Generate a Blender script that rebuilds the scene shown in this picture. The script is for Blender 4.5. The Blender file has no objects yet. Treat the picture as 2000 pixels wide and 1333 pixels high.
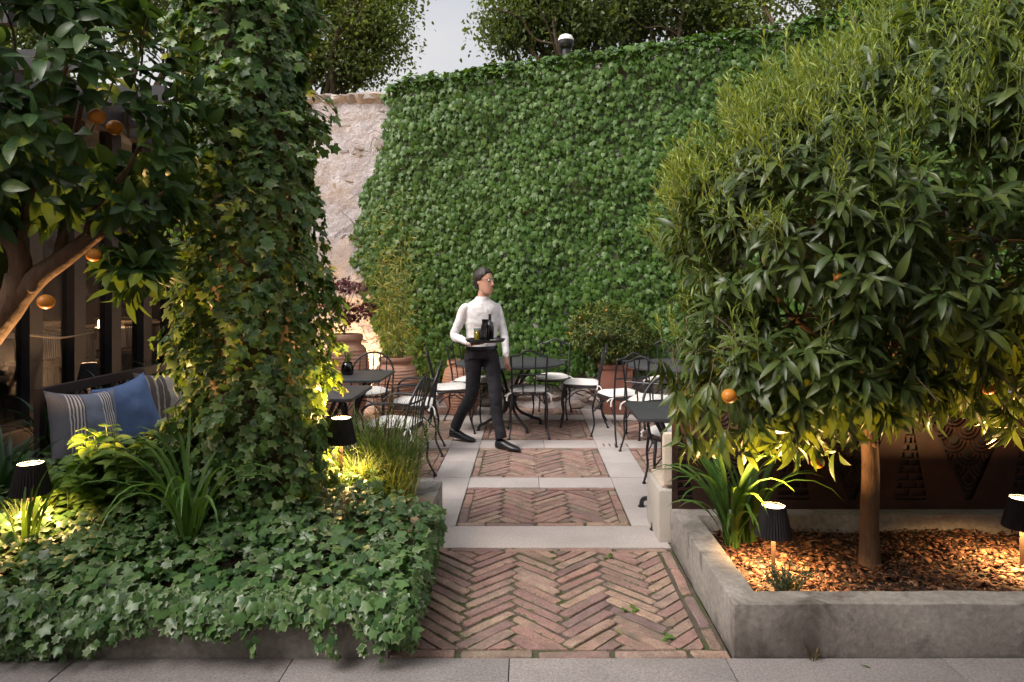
import bpy, bmesh, math, random
import numpy as np
from mathutils import Vector, Matrix, noise as mnoise
from mathutils.kdtree import KDTree

random.seed(7)
rng = np.random.default_rng(11)
PI = math.pi
R = math.radians
sc = bpy.context.scene
COL = sc.collection

# ------------------------------------------------------------------ camera
EYE = 1.55
cd = bpy.data.cameras.new('camera')
cam = bpy.data.objects.new('camera', cd)
COL.objects.link(cam)
cam.location = (0, 0, EYE)
cam.rotation_euler = (R(90), 0, 0)
cd.sensor_width = 36.0
cd.lens = 24.0
cd.shift_x = -0.015
cd.shift_y = -0.0518
cd.clip_start = 0.05
cd.clip_end = 400
sc.camera = cam

# ------------------------------------------------------------------ world and sun
SUN_EL, SUN_AZ = 46.0, -122.0          # azimuth: degrees from +Y towards +X
w = bpy.data.worlds.new('World')
sc.world = w
w.use_nodes = True
nt = w.node_tree
bg = nt.nodes['Background']
sky = nt.nodes.new('ShaderNodeTexSky')
sky.sky_type = 'NISHITA'
sky.sun_disc = False
sky.sun_elevation = R(SUN_EL)
sky.sun_rotation = R(SUN_AZ)
sky.air_density = 1.0
sky.dust_density = 4.0
sky.ozone_density = 1.0
hs = nt.nodes.new('ShaderNodeHueSaturation')
hs.inputs['Saturation'].default_value = 0.22
nt.links.new(sky.outputs['Color'], hs.inputs['Color'])
wm = nt.nodes.new('ShaderNodeMix')
wm.data_type = 'RGBA'
wm.blend_type = 'MULTIPLY'
wm.inputs['Factor'].default_value = 1.0
wm.inputs['B'].default_value = (1.0, 0.96, 0.915, 1)
nt.links.new(hs.outputs['Color'], wm.inputs['A'])
# overcast sky: brighter towards the zenith than at the horizon, the same all round
wt_ = nt.nodes.new('ShaderNodeTexCoord')
wz = nt.nodes.new('ShaderNodeSeparateXYZ')
nt.links.new(wt_.outputs['Generated'], wz.inputs[0])
wr = nt.nodes.new('ShaderNodeMapRange')
wr.inputs['From Min'].default_value = 0.0; wr.inputs['From Max'].default_value = 1.0
wr.inputs['To Min'].default_value = 0.52; wr.inputs['To Max'].default_value = 1.26
nt.links.new(wz.outputs['Z'], wr.inputs['Value'])
wc = nt.nodes.new('ShaderNodeMix'); wc.data_type = 'RGBA'; wc.blend_type = 'MULTIPLY'; wc.inputs['Factor'].default_value = 1.0
nt.links.new(wm.outputs['Result'], wc.inputs['A'])
nt.links.new(wr.outputs['Result'], wc.inputs['B'])
wmap = nt.nodes.new('ShaderNodeMapping'); wmap.inputs['Scale'].default_value = (2.2, 2.2, 7.0)
nt.links.new(wt_.outputs['Generated'], wmap.inputs['Vector'])
wn = nt.nodes.new('ShaderNodeTexNoise'); wn.inputs['Scale'].default_value = 1.3; wn.inputs['Detail'].default_value = 5.0
nt.links.new(wmap.outputs['Vector'], wn.inputs['Vector'])
wk = nt.nodes.new('ShaderNodeValToRGB')
wk.color_ramp.elements[0].position = 0.32; wk.color_ramp.elements[0].color = (0.88, 0.91, 0.96, 1)
wk.color_ramp.elements[1].position = 0.68; wk.color_ramp.elements[1].color = (1.09, 1.06, 1.03, 1)
nt.links.new(wn.outputs['Fac'], wk.inputs['Fac'])
wq = nt.nodes.new('ShaderNodeMix'); wq.data_type = 'RGBA'; wq.blend_type = 'MULTIPLY'; wq.inputs['Factor'].default_value = 1.0
nt.links.new(wc.outputs['Result'], wq.inputs['A']); nt.links.new(wk.outputs['Color'], wq.inputs['B'])
nt.links.new(wq.outputs['Result'], bg.inputs['Color'])
bg.inputs['Strength'].default_value = 0.096

sl = bpy.data.lights.new('sun', 'SUN')
sl.energy = 0.5
sl.angle = R(26)
sl.color = (1.0, 0.93, 0.86)
sun = bpy.data.objects.new('sun', sl)
COL.objects.link(sun)
sd = Vector((math.sin(R(SUN_AZ)) * math.cos(R(SUN_EL)), math.cos(R(SUN_AZ)) * math.cos(R(SUN_EL)), math.sin(R(SUN_EL))))
sun.rotation_euler = (-sd).to_track_quat('-Z', 'Y').to_euler()

sc.view_settings.view_transform = 'Standard'
sc.view_settings.look = 'None'
sc.view_settings.exposure = 1.8
sc.view_settings.gamma = 1.0
sc.view_settings.use_curve_mapping = False
sc.render.engine = 'CYCLES'
sc.cycles.use_denoising = True
sc.cycles.denoiser = 'OPENIMAGEDENOISE'
sc.cycles.max_bounces = 7
sc.cycles.transparent_max_bounces = 8
sc.cycles.diffuse_bounces = 3
sc.cycles.glossy_bounces = 2
sc.cycles.transmission_bounces = 4
sc.cycles.sample_clamp_indirect = 4.0
sc.cycles.caustics_reflective = False
sc.cycles.caustics_refractive = False
sc.cycles.use_adaptive_sampling = True
sc.cycles.adaptive_threshold = 0.015

# ------------------------------------------------------------------ helpers
def at(px, py, D):
    """photo pixel + real distance -> world point"""
    return Vector(((px - 1030) / 1333 * D, D, EYE - (py - 563) / 1333 * D))

def tag(o, label=None, cat=None, group=None, kind=None):
    if label: o['label'] = label
    if cat: o['category'] = cat
    if group: o['group'] = group
    if kind: o['kind'] = kind
    return o

def thing(name, label, cat, loc=(0, 0, 0), rz=0.0, group=None):
    o = bpy.data.objects.new(name, None)
    COL.objects.link(o)
    o.location = loc
    o.rotation_euler = (0, 0, rz)
    o.empty_display_size = 0.1
    return tag(o, label, cat, group)

def put(name, me, parent=None, loc=None):
    o = bpy.data.objects.new(name, me)
    COL.objects.link(o)
    if parent is not None: o.parent = parent
    if loc is not None: o.location = loc
    return o

def copy_tree(o, parent=None):
    c = o.copy()
    COL.objects.link(c)
    c.parent = parent
    for ch in [x for x in o.children]:
        copy_tree(ch, c)
    return c

def spline(pts, n=6):
    """Catmull-Rom through pts"""
    P = [np.array(p, float) for p in pts]
    P = [2 * P[0] - P[1]] + P + [2 * P[-1] - P[-2]]
    out = []
    for i in range(1, len(P) - 2):
        for k in range(n):
            t = k / n
            a, b, c, d = P[i - 1], P[i], P[i + 1], P[i + 2]
            out.append(0.5 * ((2 * b) + (-a + c) * t + (2 * a - 5 * b + 4 * c - d) * t * t + (-a + 3 * b - 3 * c + d) * t ** 3))
    out.append(P[-2])
    return out

class MB:
    def __init__(s):
        s.v, s.f, s.m = [], [], []
    def _add(s, vs, fs, mi=0):
        b = len(s.v)
        s.v.extend([tuple(map(float, p)) for p in vs])
        s.f.extend([tuple(b + i for i in f) for f in fs])
        s.m.extend([mi] * len(fs))
        return s
    def box(s, x0, x1, y0, y1, z0, z1, mi=0):
        vs = [(x0, y0, z0), (x1, y0, z0), (x1, y1, z0), (x0, y1, z0), (x0, y0, z1), (x1, y0, z1), (x1, y1, z1), (x0, y1, z1)]
        return s._add(vs, [(0, 3, 2, 1), (4, 5, 6, 7), (0, 1, 5, 4), (1, 2, 6, 5), (2, 3, 7, 6), (3, 0, 4, 7)], mi)
    def tube(s, pts, r, seg=8, cap=True, closed=False, mi=0):
        P = [np.array(p, float) for p in pts]
        n = len(P)
        rr = r if isinstance(r, (list, tuple, np.ndarray)) else [r] * n
        if len(rr) != n:
            rr = np.interp(np.linspace(0, 1, n), np.linspace(0, 1, len(rr)), rr)
        T = []
        for i in range(n):
            a = P[(i - 1) % n] if (closed or i > 0) else P[i]
            b = P[(i + 1) % n] if (closed or i < n - 1) else P[i]
            d = b - a
            T.append(d / (np.linalg.norm(d) + 1e-9))
        up = np.array([0, 0, 1.0]) if abs(T[0][2]) < 0.9 else np.array([1.0, 0, 0])
        u = np.cross(T[0], up); u /= np.linalg.norm(u)
        vs = []
        for i in range(n):
            u = u - T[i] * np.dot(u, T[i]); u /= (np.linalg.norm(u) + 1e-9)
            v = np.cross(T[i], u)
            for k in range(seg):
                a = 2 * PI * k / seg
                vs.append(P[i] + rr[i] * (math.cos(a) * u + math.sin(a) * v))
        fs = []
        for i in range(n if closed else n - 1):
            j = (i + 1) % n
            for k in range(seg):
                k2 = (k + 1) % seg
                fs.append((i * seg + k, i * seg + k2, j * seg + k2, j * seg + k))
        if cap and not closed:
            fs.append(tuple(range(seg))[::-1])
            fs.append(tuple((n - 1) * seg + k for k in range(seg)))
        return s._add(vs, fs, mi)
    def lathe(s, prof, seg=24, c=(0, 0), cap0=True, cap1=True, mi=0, pleat=0.0):
        vs = []
        for r, z in prof:
            for k in range(seg):
                a = 2 * PI * k / seg
                q = r * (1 + (pleat if k % 2 else -pleat))
                vs.append((c[0] + q * math.cos(a), c[1] + q * math.sin(a), z))
        fs = []
        for i in range(len(prof) - 1):
            for k in range(seg):
                k2 = (k + 1) % seg
                fs.append((i * seg + k, i * seg + k2, (i + 1) * seg + k2, (i + 1) * seg + k))
        if cap0: fs.append(tuple(range(seg))[::-1])
        if cap1: fs.append(tuple((len(prof) - 1) * seg + k for k in range(seg)))
        return s._add(vs, fs, mi)
    def loft(s, secs, seg=16, mi=0):
        """secs: (centre, ux, uy, rx, ry)"""
        vs = []
        for c, ux, uy, rx, ry in secs:
            c, ux, uy = np.array(c, float), np.array(ux, float), np.array(uy, float)
            ux = ux / np.linalg.norm(ux); uy = uy / np.linalg.norm(uy)
            for k in range(seg):
                a = 2 * PI * k / seg
                vs.append(c + rx * math.cos(a) * ux + ry * math.sin(a) * uy)
        fs = []
        for i in range(len(secs) - 1):
            for k in range(seg):
                k2 = (k + 1) % seg
                fs.append((i * seg + k, i * seg + k2, (i + 1) * seg + k2, (i + 1) * seg + k))
        fs.append(tuple(range(seg))[::-1])
        fs.append(tuple((len(secs) - 1) * seg + k for k in range(seg)))
        return s._add(vs, fs, mi)
    def prism(s, poly, z0, z1, mi=0):
        n = len(poly)
        vs = [(x, y, z0) for x, y in poly] + [(x, y, z1) for x, y in poly]
        fs = [tuple(range(n))[::-1], tuple(range(n, 2 * n))] + [(i, (i + 1) % n, n + (i + 1) % n, n + i) for i in range(n)]
        return s._add(vs, fs, mi)
    def xz(s, poly, y0, y1, mi=0):
        """a plate: polygon in X-Z, thickness along Y"""
        n = len(poly)
        vs = [(x, y0, z) for x, z in poly] + [(x, y1, z) for x, z in poly]
        fs = [tuple(range(n)), tuple(range(n, 2 * n))[::-1]] + [(i, n + i, n + (i + 1) % n, (i + 1) % n) for i in range(n)]
        return s._add(vs, fs, mi)
    def ball(s, c, r, seg=12, rings=8, sc_=(1, 1, 1), mi=0):
        vs = [(c[0], c[1], c[2] - r * sc_[2])]
        for i in range(1, rings):
            th = PI * i / rings
            for k in range(seg):
                a = 2 * PI * k / seg
                vs.append((c[0] + r * sc_[0] * math.sin(th) * math.cos(a), c[1] + r * sc_[1] * math.sin(th) * math.sin(a), c[2] - r * sc_[2] * math.cos(th)))
        vs.append((c[0], c[1], c[2] + r * sc_[2]))
        fs = []
        for k in range(seg):
            fs.append((0, 1 + (k + 1) % seg, 1 + k))
        for i in range(rings - 2):
            for k in range(seg):
                a, b = 1 + i * seg, 1 + (i + 1) * seg
                fs.append((a + k, a + (k + 1) % seg, b + (k + 1) % seg, b + k))
        last = len(vs) - 1
        a = 1 + (rings - 2) * seg
        for k in range(seg):
            fs.append((a + k, a + (k + 1) % seg, last))
        return s._add(vs, fs, mi)
    def mesh(s, name, mats, smooth=True, bevel=0.0, angle=40):
        me = bpy.data.meshes.new(name)
        me.from_pydata(s.v, [], s.f)
        for m in (mats if isinstance(mats, (list, tuple)) else [mats]):
            me.materials.append(m)
        if any(s.m):
            me.polygons.foreach_set('material_index', s.m)
        bm = bmesh.new(); bm.from_mesh(me)
        bmesh.ops.recalc_face_normals(bm, faces=bm.faces)
        if bevel > 0:
            es = [e for e in bm.edges if len(e.link_faces) == 2 and e.calc_face_angle(0) > R(30)]
            bmesh.ops.bevel(bm, geom=es, offset=bevel, segments=2, profile=0.6, affect='EDGES', clamp_overlap=True)
        bm.to_mesh(me); bm.free()
        if smooth:
            me.polygons.foreach_set('use_smooth', [True] * len(me.polygons))
            try: me.set_sharp_from_angle(angle=R(angle))
            except Exception: pass
        me.update()
        return me
    def build(s, name, mats, parent=None, smooth=True, bevel=0.0, loc=None, angle=40):
        return put(name, s.mesh(name, mats, smooth, bevel, angle), parent, loc)

# ------------------------------------------------------------------ materials
def nodes(m):
    m.use_nodes = True
    n = m.node_tree
    return n, n.nodes, n.links, n.nodes['Principled BSDF']

def coords(n, N, L, scale=(1, 1, 1), per_object=True):
    tc = N.new('ShaderNodeTexCoord')
    mp = N.new('ShaderNodeMapping')
    mp.inputs['Scale'].default_value = scale
    L.new(tc.outputs['Object'], mp.inputs['Vector'])
    if per_object:
        oi = N.new('ShaderNodeObjectInfo')
        ml = N.new('ShaderNodeMath'); ml.operation = 'MULTIPLY'; ml.inputs[1].default_value = 37.0
        L.new(oi.outputs['Random'], ml.inputs[0])
        L.new(ml.outputs[0], mp.inputs['Location'])
    return mp.outputs['Vector']

def ramp(N, stops, interp='LINEAR'):
    r = N.new('ShaderNodeValToRGB')
    r.color_ramp.interpolation = interp
    e = r.color_ramp.elements
    while len(e) < len(stops): e.new(0.5)
    for i, (p, c) in enumerate(stops):
        e[i].position = p
        e[i].color = (*c, 1) if len(c) == 3 else c
    return r

def mix(N, L, a, b, f, blend='MIX'):
    m = N.new('ShaderNodeMix'); m.data_type = 'RGBA'; m.blend_type = blend
    for k, x in (('A', a), ('B', b), ('Factor', f)):
        if isinstance(x, (int, float)): m.inputs[k].default_value = x
        elif isinstance(x, tuple): m.inputs[k].default_value = (*x, 1) if len(x) == 3 else x
        else: L.new(x, m.inputs[k])
    return m.outputs['Result']

def noise(N, L, vec, scale, detail=4, rough=0.6, dist=0.0):
    t = N.new('ShaderNodeTexNoise')
    t.inputs['Scale'].default_value = scale
    t.inputs['Detail'].default_value = detail
    t.inputs['Roughness'].default_value = rough
    t.inputs['Distortion'].default_value = dist
    L.new(vec, t.inputs['Vector'])
    return t.outputs['Fac']

def mat(name, stops, nscale=6.0, rough=0.7, bump=None, metal=0.0, spec=0.4, fine=None, obj_var=None, detail=5, scale=(1, 1, 1), coat=0.0, rough_var=0.0, dirt=None):
    """stops: colour stops over a noise field; fine=(scale, amount) speckle; bump=(scale, strength, distance)"""
    m = bpy.data.materials.new(name)
    n, N, L, b = nodes(m)
    v = coords(n, N, L, scale)
    f = noise(N, L, v, nscale, detail)
    k = len(stops)
    if k == 1:
        stops = [stops[0], stops[0]]; k = 2
    rp = ramp(N, [(0.3 + 0.4 * i / (k - 1), c) for i, c in enumerate(stops)])
    L.new(f, rp.inputs['Fac'])
    c = rp.outputs['Color']
    if fine:
        g = noise(N, L, v, fine[0], 3, 0.7)
        r2 = ramp(N, [(0.3, (1 - fine[1],) * 3), (0.7, (1 + fine[1] * 0.6,) * 3)])
        L.new(g, r2.inputs['Fac'])
        c = mix(N, L, c, r2.outputs['Color'], 1.0, 'MULTIPLY')
    if obj_var:
        oi = N.new('ShaderNodeObjectInfo')
        r3 = ramp(N, [(i / (len(obj_var) - 1), cc) for i, cc in enumerate(obj_var)])
        L.new(oi.outputs['Random'], r3.inputs['Fac'])
        c = mix(N, L, c, r3.outputs['Color'], 1.0, 'MULTIPLY')
    if dirt:
        g = noise(N, L, v, dirt[0], 6, 0.65, 0.6)
        r4 = ramp(N, [(dirt[2], (0, 0, 0)), (dirt[3], (1, 1, 1))])
        L.new(g, r4.inputs['Fac'])
        c = mix(N, L, c, dirt[1], r4.outputs['Color'])
    L.new(c, b.inputs['Base Color'])
    b.inputs['Roughness'].default_value = rough
    b.inputs['Metallic'].default_value = metal
    b.inputs['Specular IOR Level'].default_value = spec
    b.inputs['Coat Weight'].default_value = coat
    if rough_var:
        mr = N.new('ShaderNodeMapRange')
        mr.inputs['To Min'].default_value = rough - rough_var
        mr.inputs['To Max'].default_value = min(1, rough + rough_var)
        L.new(f, mr.inputs['Value'])
        L.new(mr.outputs['Result'], b.inputs['Roughness'])
    if bump:
        g = noise(N, L, v, bump[0], 6, 0.65)
        bp = N.new('ShaderNodeBump')
        bp.inputs['Strength'].default_value = bump[1]
        bp.inputs['Distance'].default_value = bump[2] if len(bump) > 2 else 0.01
        L.new(g, bp.inputs['Height'])
        L.new(bp.outputs['Normal'], b.inputs['Normal'])
    return m

GAIN = {'bark_chips': 1.0, 'far_tree_leaf': 1.6, 'dark_far_tree_leaf': 1.55, 'column_ivy': 1.75, 'ground_ivy': 1.35, 'broad_citrus_leaf': 1.7, 'citrus_leaf': 1.65, 'boston_ivy': 1.2, 'shrub_leaf': 1.5}
def leaf_mat(name, cols, rough=0.45, trans=0.35, edge=None, edge_share=0.0, rib=None, tcol=None, spec=0.33):
    """cols: ramp over a per-leaf random; edge: pale margin for a share of the leaves; rib: midrib colour"""
    m = bpy.data.materials.new(name)
    n, N, L, b = nodes(m)
    ge = N.new('ShaderNodeNewGeometry')
    oi = N.new('ShaderNodeObjectInfo')
    ad = N.new('ShaderNodeMath'); ad.operation = 'ADD'
    L.new(ge.outputs['Random Per Island'], ad.inputs[0]); L.new(oi.outputs['Random'], ad.inputs[1])
    fr = N.new('ShaderNodeMath'); fr.operation = 'FRACT'
    L.new(ad.outputs[0], fr.inputs[0])
    cols = [tuple(min(0.8, x * GAIN.get(name, 1.25)) for x in c) for c in cols]
    rp = ramp(N, [(i / (len(cols) - 1), c) for i, c in enumerate(cols)])
    L.new(fr.outputs[0], rp.inputs['Fac'])
    c = rp.outputs['Color']
    tc = N.new('ShaderNodeTexCoord')
    nz = noise(N, L, tc.outputs['Object'], 40.0, 3)
    r2 = ramp(N, [(0.3, (0.75,) * 3), (0.7, (1.2,) * 3)])
    L.new(nz, r2.inputs['Fac'])
    c = mix(N, L, c, r2.outputs['Color'], 0.6, 'MULTIPLY')
    at_ = N.new('ShaderNodeAttribute'); at_.attribute_name = 'edge'
    if edge is not None:
        er = ramp(N, [(0.62, (0, 0, 0)), (0.95, (1, 1, 1))])
        ad2 = N.new('ShaderNodeMath'); ad2.operation = 'MULTIPLY_ADD'
        ad2.inputs[1].default_value = 0.6; ad2.inputs[2].default_value = -0.3
        L.new(nz, ad2.inputs[0])
        ad3 = N.new('ShaderNodeMath'); ad3.operation = 'ADD'
        L.new(at_.outputs['Fac'], ad3.inputs[0]); L.new(ad2.outputs[0], ad3.inputs[1])
        L.new(ad3.outputs[0], er.inputs['Fac'])
        m7 = N.new('ShaderNodeMath'); m7.operation = 'MULTIPLY'; m7.inputs[1].default_value = 7.31
        L.new(fr.outputs[0], m7.inputs[0])
        f7 = N.new('ShaderNodeMath'); f7.operation = 'FRACT'; L.new(m7.outputs[0], f7.inputs[0])
        lt = N.new('ShaderNodeMath'); lt.operation = 'LESS_THAN'; lt.inputs[1].default_value = edge_share
        L.new(f7.outputs[0], lt.inputs[0])
        mu = N.new('ShaderNodeMath'); mu.operation = 'MULTIPLY'
        L.new(er.outputs['Color'], mu.inputs[0]); L.new(lt.outputs[0], mu.inputs[1])
        c = mix(N, L, c, edge, mu.outputs[0])
    if rib is not None:
        rr = ramp(N, [(0.0, (1, 1, 1)), (0.16, (0, 0, 0))])
        L.new(at_.outputs['Fac'], rr.inputs['Fac'])
        mu = N.new('ShaderNodeMath'); mu.operation = 'MULTIPLY'; mu.inputs[1].default_value = 0.55
        L.new(rr.outputs['Color'], mu.inputs[0])
        c = mix(N, L, c, rib, mu.outputs[0])
    L.new(c, b.inputs['Base Color'])
    b.inputs['Roughness'].default_value = rough
    b.inputs['Specular IOR Level'].default_value = spec
    tr = N.new('ShaderNodeBsdfTranslucent')
    if tcol is None: tcol = (1.5, 1.35, 0.45)
    L.new(mix(N, L, c, tcol, 1.0, 'MULTIPLY'), tr.inputs['Color'])
    ms = N.new('ShaderNodeMixShader'); ms.inputs['Fac'].default_value = trans
    L.new(b.outputs['BSDF'], ms.inputs[1]); L.new(tr.outputs['BSDF'], ms.inputs[2])
    L.new(ms.outputs['Shader'], N['Material Output'].inputs['Surface'])
    return m

def emit(name, col, strength):
    m = bpy.data.materials.new(name)
    n, N, L, b = nodes(m)
    b.inputs['Base Color'].default_value = (*col, 1)
    b.inputs['Emission Color'].default_value = (*col, 1)
    b.inputs['Emission Strength'].default_value = strength
    return m

def glass(name, tint=(0.9, 0.95, 0.95), refl=0.12, rough=0.03):
    m = bpy.data.materials.new(name)
    n, N, L, b = nodes(m)
    t = N.new('ShaderNodeBsdfTransparent'); t.inputs['Color'].default_value = (*tint, 1)
    g = N.new('ShaderNodeBsdfGlossy'); g.inputs['Roughness'].default_value = rough
    fz = N.new('ShaderNodeLayerWeight'); fz.inputs['Blend'].default_value = 0.3
    ad = N.new('ShaderNodeMath'); ad.operation = 'MULTIPLY_ADD'; ad.inputs[1].default_value = refl * 2.0; ad.inputs[2].default_value = refl * 0.5
    L.new(fz.outputs['Facing'], ad.inputs[0])
    ms = N.new('ShaderNodeMixShader')
    L.new(ad.outputs[0], ms.inputs['Fac']); L.new(t.outputs[0], ms.inputs[1]); L.new(g.outputs[0], ms.inputs[2])
    L.new(ms.outputs[0], N['Material Output'].inputs['Surface'])
    return m

M = {}
M['stone'] = mat('pale_paving_stone', [(0.46, 0.405, 0.39), (0.54, 0.48, 0.46)], 2.2, 0.75, (180, 0.25, 0.002), fine=(120, 0.30), obj_var=[(0.90, 0.93, 0.93), (1.04, 1.03, 1.02)], dirt=(1.3, (0.34, 0.29, 0.265), 0.54, 0.82))
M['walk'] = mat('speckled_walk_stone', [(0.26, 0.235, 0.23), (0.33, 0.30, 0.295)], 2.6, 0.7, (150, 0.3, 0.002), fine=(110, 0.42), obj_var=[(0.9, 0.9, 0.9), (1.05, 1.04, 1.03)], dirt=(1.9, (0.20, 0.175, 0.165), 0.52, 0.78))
M['joint'] = mat('mossy_joint', [(0.085, 0.066, 0.052), (0.12, 0.095, 0.075), (0.085, 0.095, 0.04)], 7.0, 0.95, (120, 0.8, 0.01), fine=(90, 0.4), dirt=(4.0, (0.055, 0.08, 0.02), 0.5, 0.62))
M['brick'] = mat('old_brick', [(0.255, 0.172, 0.15), (0.355, 0.248, 0.215), (0.40, 0.305, 0.25)], 9.0, 0.9, (60, 0.8, 0.009), fine=(90, 0.35),
                 obj_var=[(0.62, 0.62, 0.68), (1.0, 0.80, 0.80), (1.0, 1.0, 0.96), (1.18, 1.16, 1.0), (0.82, 0.70, 0.74), (1.12, 0.95, 0.9), (0.75, 0.78, 0.70), (1.05, 0.86, 0.85)],
                 dirt=(6.0, (0.17, 0.14, 0.11), 0.50, 0.72))
M['concrete'] = mat('planter_concrete', [(0.17, 0.15, 0.135), (0.29, 0.262, 0.238), (0.43, 0.40, 0.365)], 1.6, 0.75, (20, 0.5, 0.012), fine=(34, 0.28), dirt=(3.3, (0.10, 0.085, 0.074), 0.50, 0.64), rough_var=0.15, detail=10)
M['plaster_white'] = mat('white_plaster', [(0.42, 0.375, 0.335), (0.52, 0.475, 0.43)], 4.0, 0.8, (60, 0.2, 0.004), dirt=(5.0, (0.42, 0.31, 0.2), 0.62, 0.85))
M['soil'] = mat('dark_soil', [(0.02, 0.014, 0.009), (0.045, 0.03, 0.02)], 14.0, 0.95, (60, 0.9, 0.02), fine=(90, 0.4))
M['chip'] = mat('bark_chip', [(0.20, 0.10, 0.05), (0.32, 0.17, 0.085)], 20.0, 0.85, (90, 0.5, 0.004), obj_var=[(0.6, 0.55, 0.5), (1.0, 0.95, 0.9), (1.3, 1.25, 1.2)])
M['chips'] = leaf_mat('bark_chips', [(0.03, 0.014, 0.009), (0.065, 0.028, 0.016), (0.11, 0.048, 0.027), (0.17, 0.082, 0.046), (0.26, 0.15, 0.09)], 0.85, 0.0, spec=0.2)
M['corten'] = mat('rusted_steel', [(0.024, 0.012, 0.010), (0.042, 0.019, 0.014), (0.06, 0.027, 0.018)], 7.0, 0.62, (90, 0.2, 0.002), metal=0.15, fine=(120, 0.2))
M['iron'] = mat('black_iron', [(0.018, 0.018, 0.021), (0.035, 0.034, 0.038)], 30.0, 0.42, metal=0.3, spec=0.5)
M['tabletop'] = mat('charcoal_tabletop', [(0.045, 0.046, 0.052), (0.06, 0.061, 0.067)], 12.0, 0.45, fine=(200, 0.1))
M['cushion'] = mat('white_canvas', [(0.66, 0.63, 0.60), (0.76, 0.73, 0.70)], 14.0, 0.9, (90, 0.25, 0.003))
M['cream'] = mat('cream_canvas', [(0.55, 0.45, 0.36), (0.66, 0.56, 0.46)], 8.0, 0.92, (120, 0.3, 0.003))
M['steel_dark'] = mat('dark_frame', [(0.012, 0.011, 0.015), (0.02, 0.018, 0.023)], 8.0, 0.5, spec=0.4)
M['brown_metal'] = mat('brown_steel', [(0.026, 0.017, 0.017), (0.04, 0.026, 0.025)], 8.0, 0.55, spec=0.4)
M['bark'] = mat('orange_bark', [(0.075, 0.04, 0.022), (0.13, 0.072, 0.04), (0.105, 0.066, 0.042)], 9.0, 0.85, (38, 0.9, 0.012), scale=(1, 1, 0.25), fine=(60, 0.25))
M['twig'] = mat('brown_twig', [(0.09, 0.06, 0.035), (0.14, 0.1, 0.06)], 20.0, 0.8)
M['green_stem'] = mat('green_stem', [(0.10, 0.13, 0.04), (0.16, 0.19, 0.07)], 20.0, 0.6)
M['orange'] = mat('orange_peel', [(0.5, 0.165, 0.015), (0.58, 0.22, 0.025)], 6.0, 0.42, (220, 0.25, 0.002))
M['terracotta'] = mat('terracotta', [(0.36, 0.17, 0.11), (0.46, 0.24, 0.165), (0.5, 0.3, 0.22)], 5.0, 0.85, (50, 0.25, 0.004), fine=(80, 0.15), dirt=(3.0, (0.52, 0.37, 0.28), 0.55, 0.8))
M['rust_clay'] = mat('rust_red_clay', [(0.20, 0.075, 0.05), (0.28, 0.115, 0.08)], 4.0, 0.75, (40, 0.25, 0.004), dirt=(3.0, (0.34, 0.2, 0.15), 0.55, 0.8))
M['wall'] = mat('rubble_plaster', [(0.38, 0.335, 0.33), (0.50, 0.452, 0.45), (0.58, 0.54, 0.54)], 3.4, 0.9, (14, 0.8, 0.06), fine=(45, 0.22), dirt=(2.4, (0.36, 0.29, 0.265), 0.54, 0.76), detail=8)
M['rock'] = mat('wall_stone', [(0.36, 0.30, 0.265), (0.5, 0.43, 0.385), (0.56, 0.5, 0.45)], 5.0, 0.9, (26, 0.9, 0.02), fine=(60, 0.25), obj_var=[(0.62, 0.62, 0.64), (1, 0.96, 0.93), (1.08, 1.05, 1.02)])
M['shade'] = mat('lamp_shade', [(0.010, 0.009, 0.012), (0.018, 0.016, 0.02)], 10.0, 0.7, spec=0.25)
M['stake'] = mat('lamp_stake', [(0.06, 0.035, 0.022), (0.09, 0.055, 0.035)], 12.0, 0.6, metal=0.3)
M['glow'] = emit('lamp_glow', (1.0, 0.74, 0.42), 5.0)
M['bulb'] = emit('bulb_glow', (1.0, 0.66, 0.34), 12.0)
M['glass'] = glass('window_glass', (0.8, 0.8, 0.78), 0.035)
M['jar'] = glass('jar_glass', (0.75, 0.8, 0.78), 0.12)
M['dark_jar'] = glass('smoked_glass', (0.25, 0.25, 0.27), 0.12)
M['skin'] = mat('skin', [(0.46, 0.25, 0.18), (0.52, 0.30, 0.22)], 12.0, 0.5)
M['shirt'] = mat('white_shirt', [(0.68, 0.66, 0.68), (0.78, 0.76, 0.78)], 8.0, 0.85, (14, 0.35, 0.02))
M['trousers'] = mat('black_trousers', [(0.012, 0.011, 0.016), (0.022, 0.02, 0.026)], 8.0, 0.85, (12, 0.4, 0.02))
M['leather'] = mat('black_leather', [(0.012, 0.012, 0.015), (0.02, 0.02, 0.023)], 8.0, 0.3)
M['hair'] = mat('dark_hair', [(0.012, 0.009, 0.008), (0.03, 0.022, 0.018)], 60.0, 0.55, scale=(1, 1, 0.2), bump=(90, 0.6, 0.004))
M['drink'] = mat('yellow_drink', [(0.75, 0.42, 0.03), (0.8, 0.5, 0.05)], 5.0, 0.2)
M['white_cloth'] = mat('tablecloth', [(0.62, 0.58, 0.56), (0.7, 0.66, 0.63)], 4.0, 0.9)
M['rope'] = mat('woven_rope', [(0.20, 0.15, 0.12), (0.30, 0.23, 0.19)], 30.0, 0.9)
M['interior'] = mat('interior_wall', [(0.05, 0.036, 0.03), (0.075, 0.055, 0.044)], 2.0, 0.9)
M['roof'] = mat('dark_roof', [(0.03, 0.026, 0.03), (0.05, 0.045, 0.048)], 3.0, 0.7)
M['moss'] = mat('moss', [(0.045, 0.075, 0.015), (0.09, 0.13, 0.03)], 30.0, 0.95)
M['white_enamel'] = mat('white_enamel', [(0.7, 0.7, 0.7), (0.76, 0.76, 0.76)], 5.0, 0.35)
M['facade'] = mat('facade_plaster', [(0.28, 0.24, 0.21), (0.34, 0.3, 0.265)], 1.0, 0.9)

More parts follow.
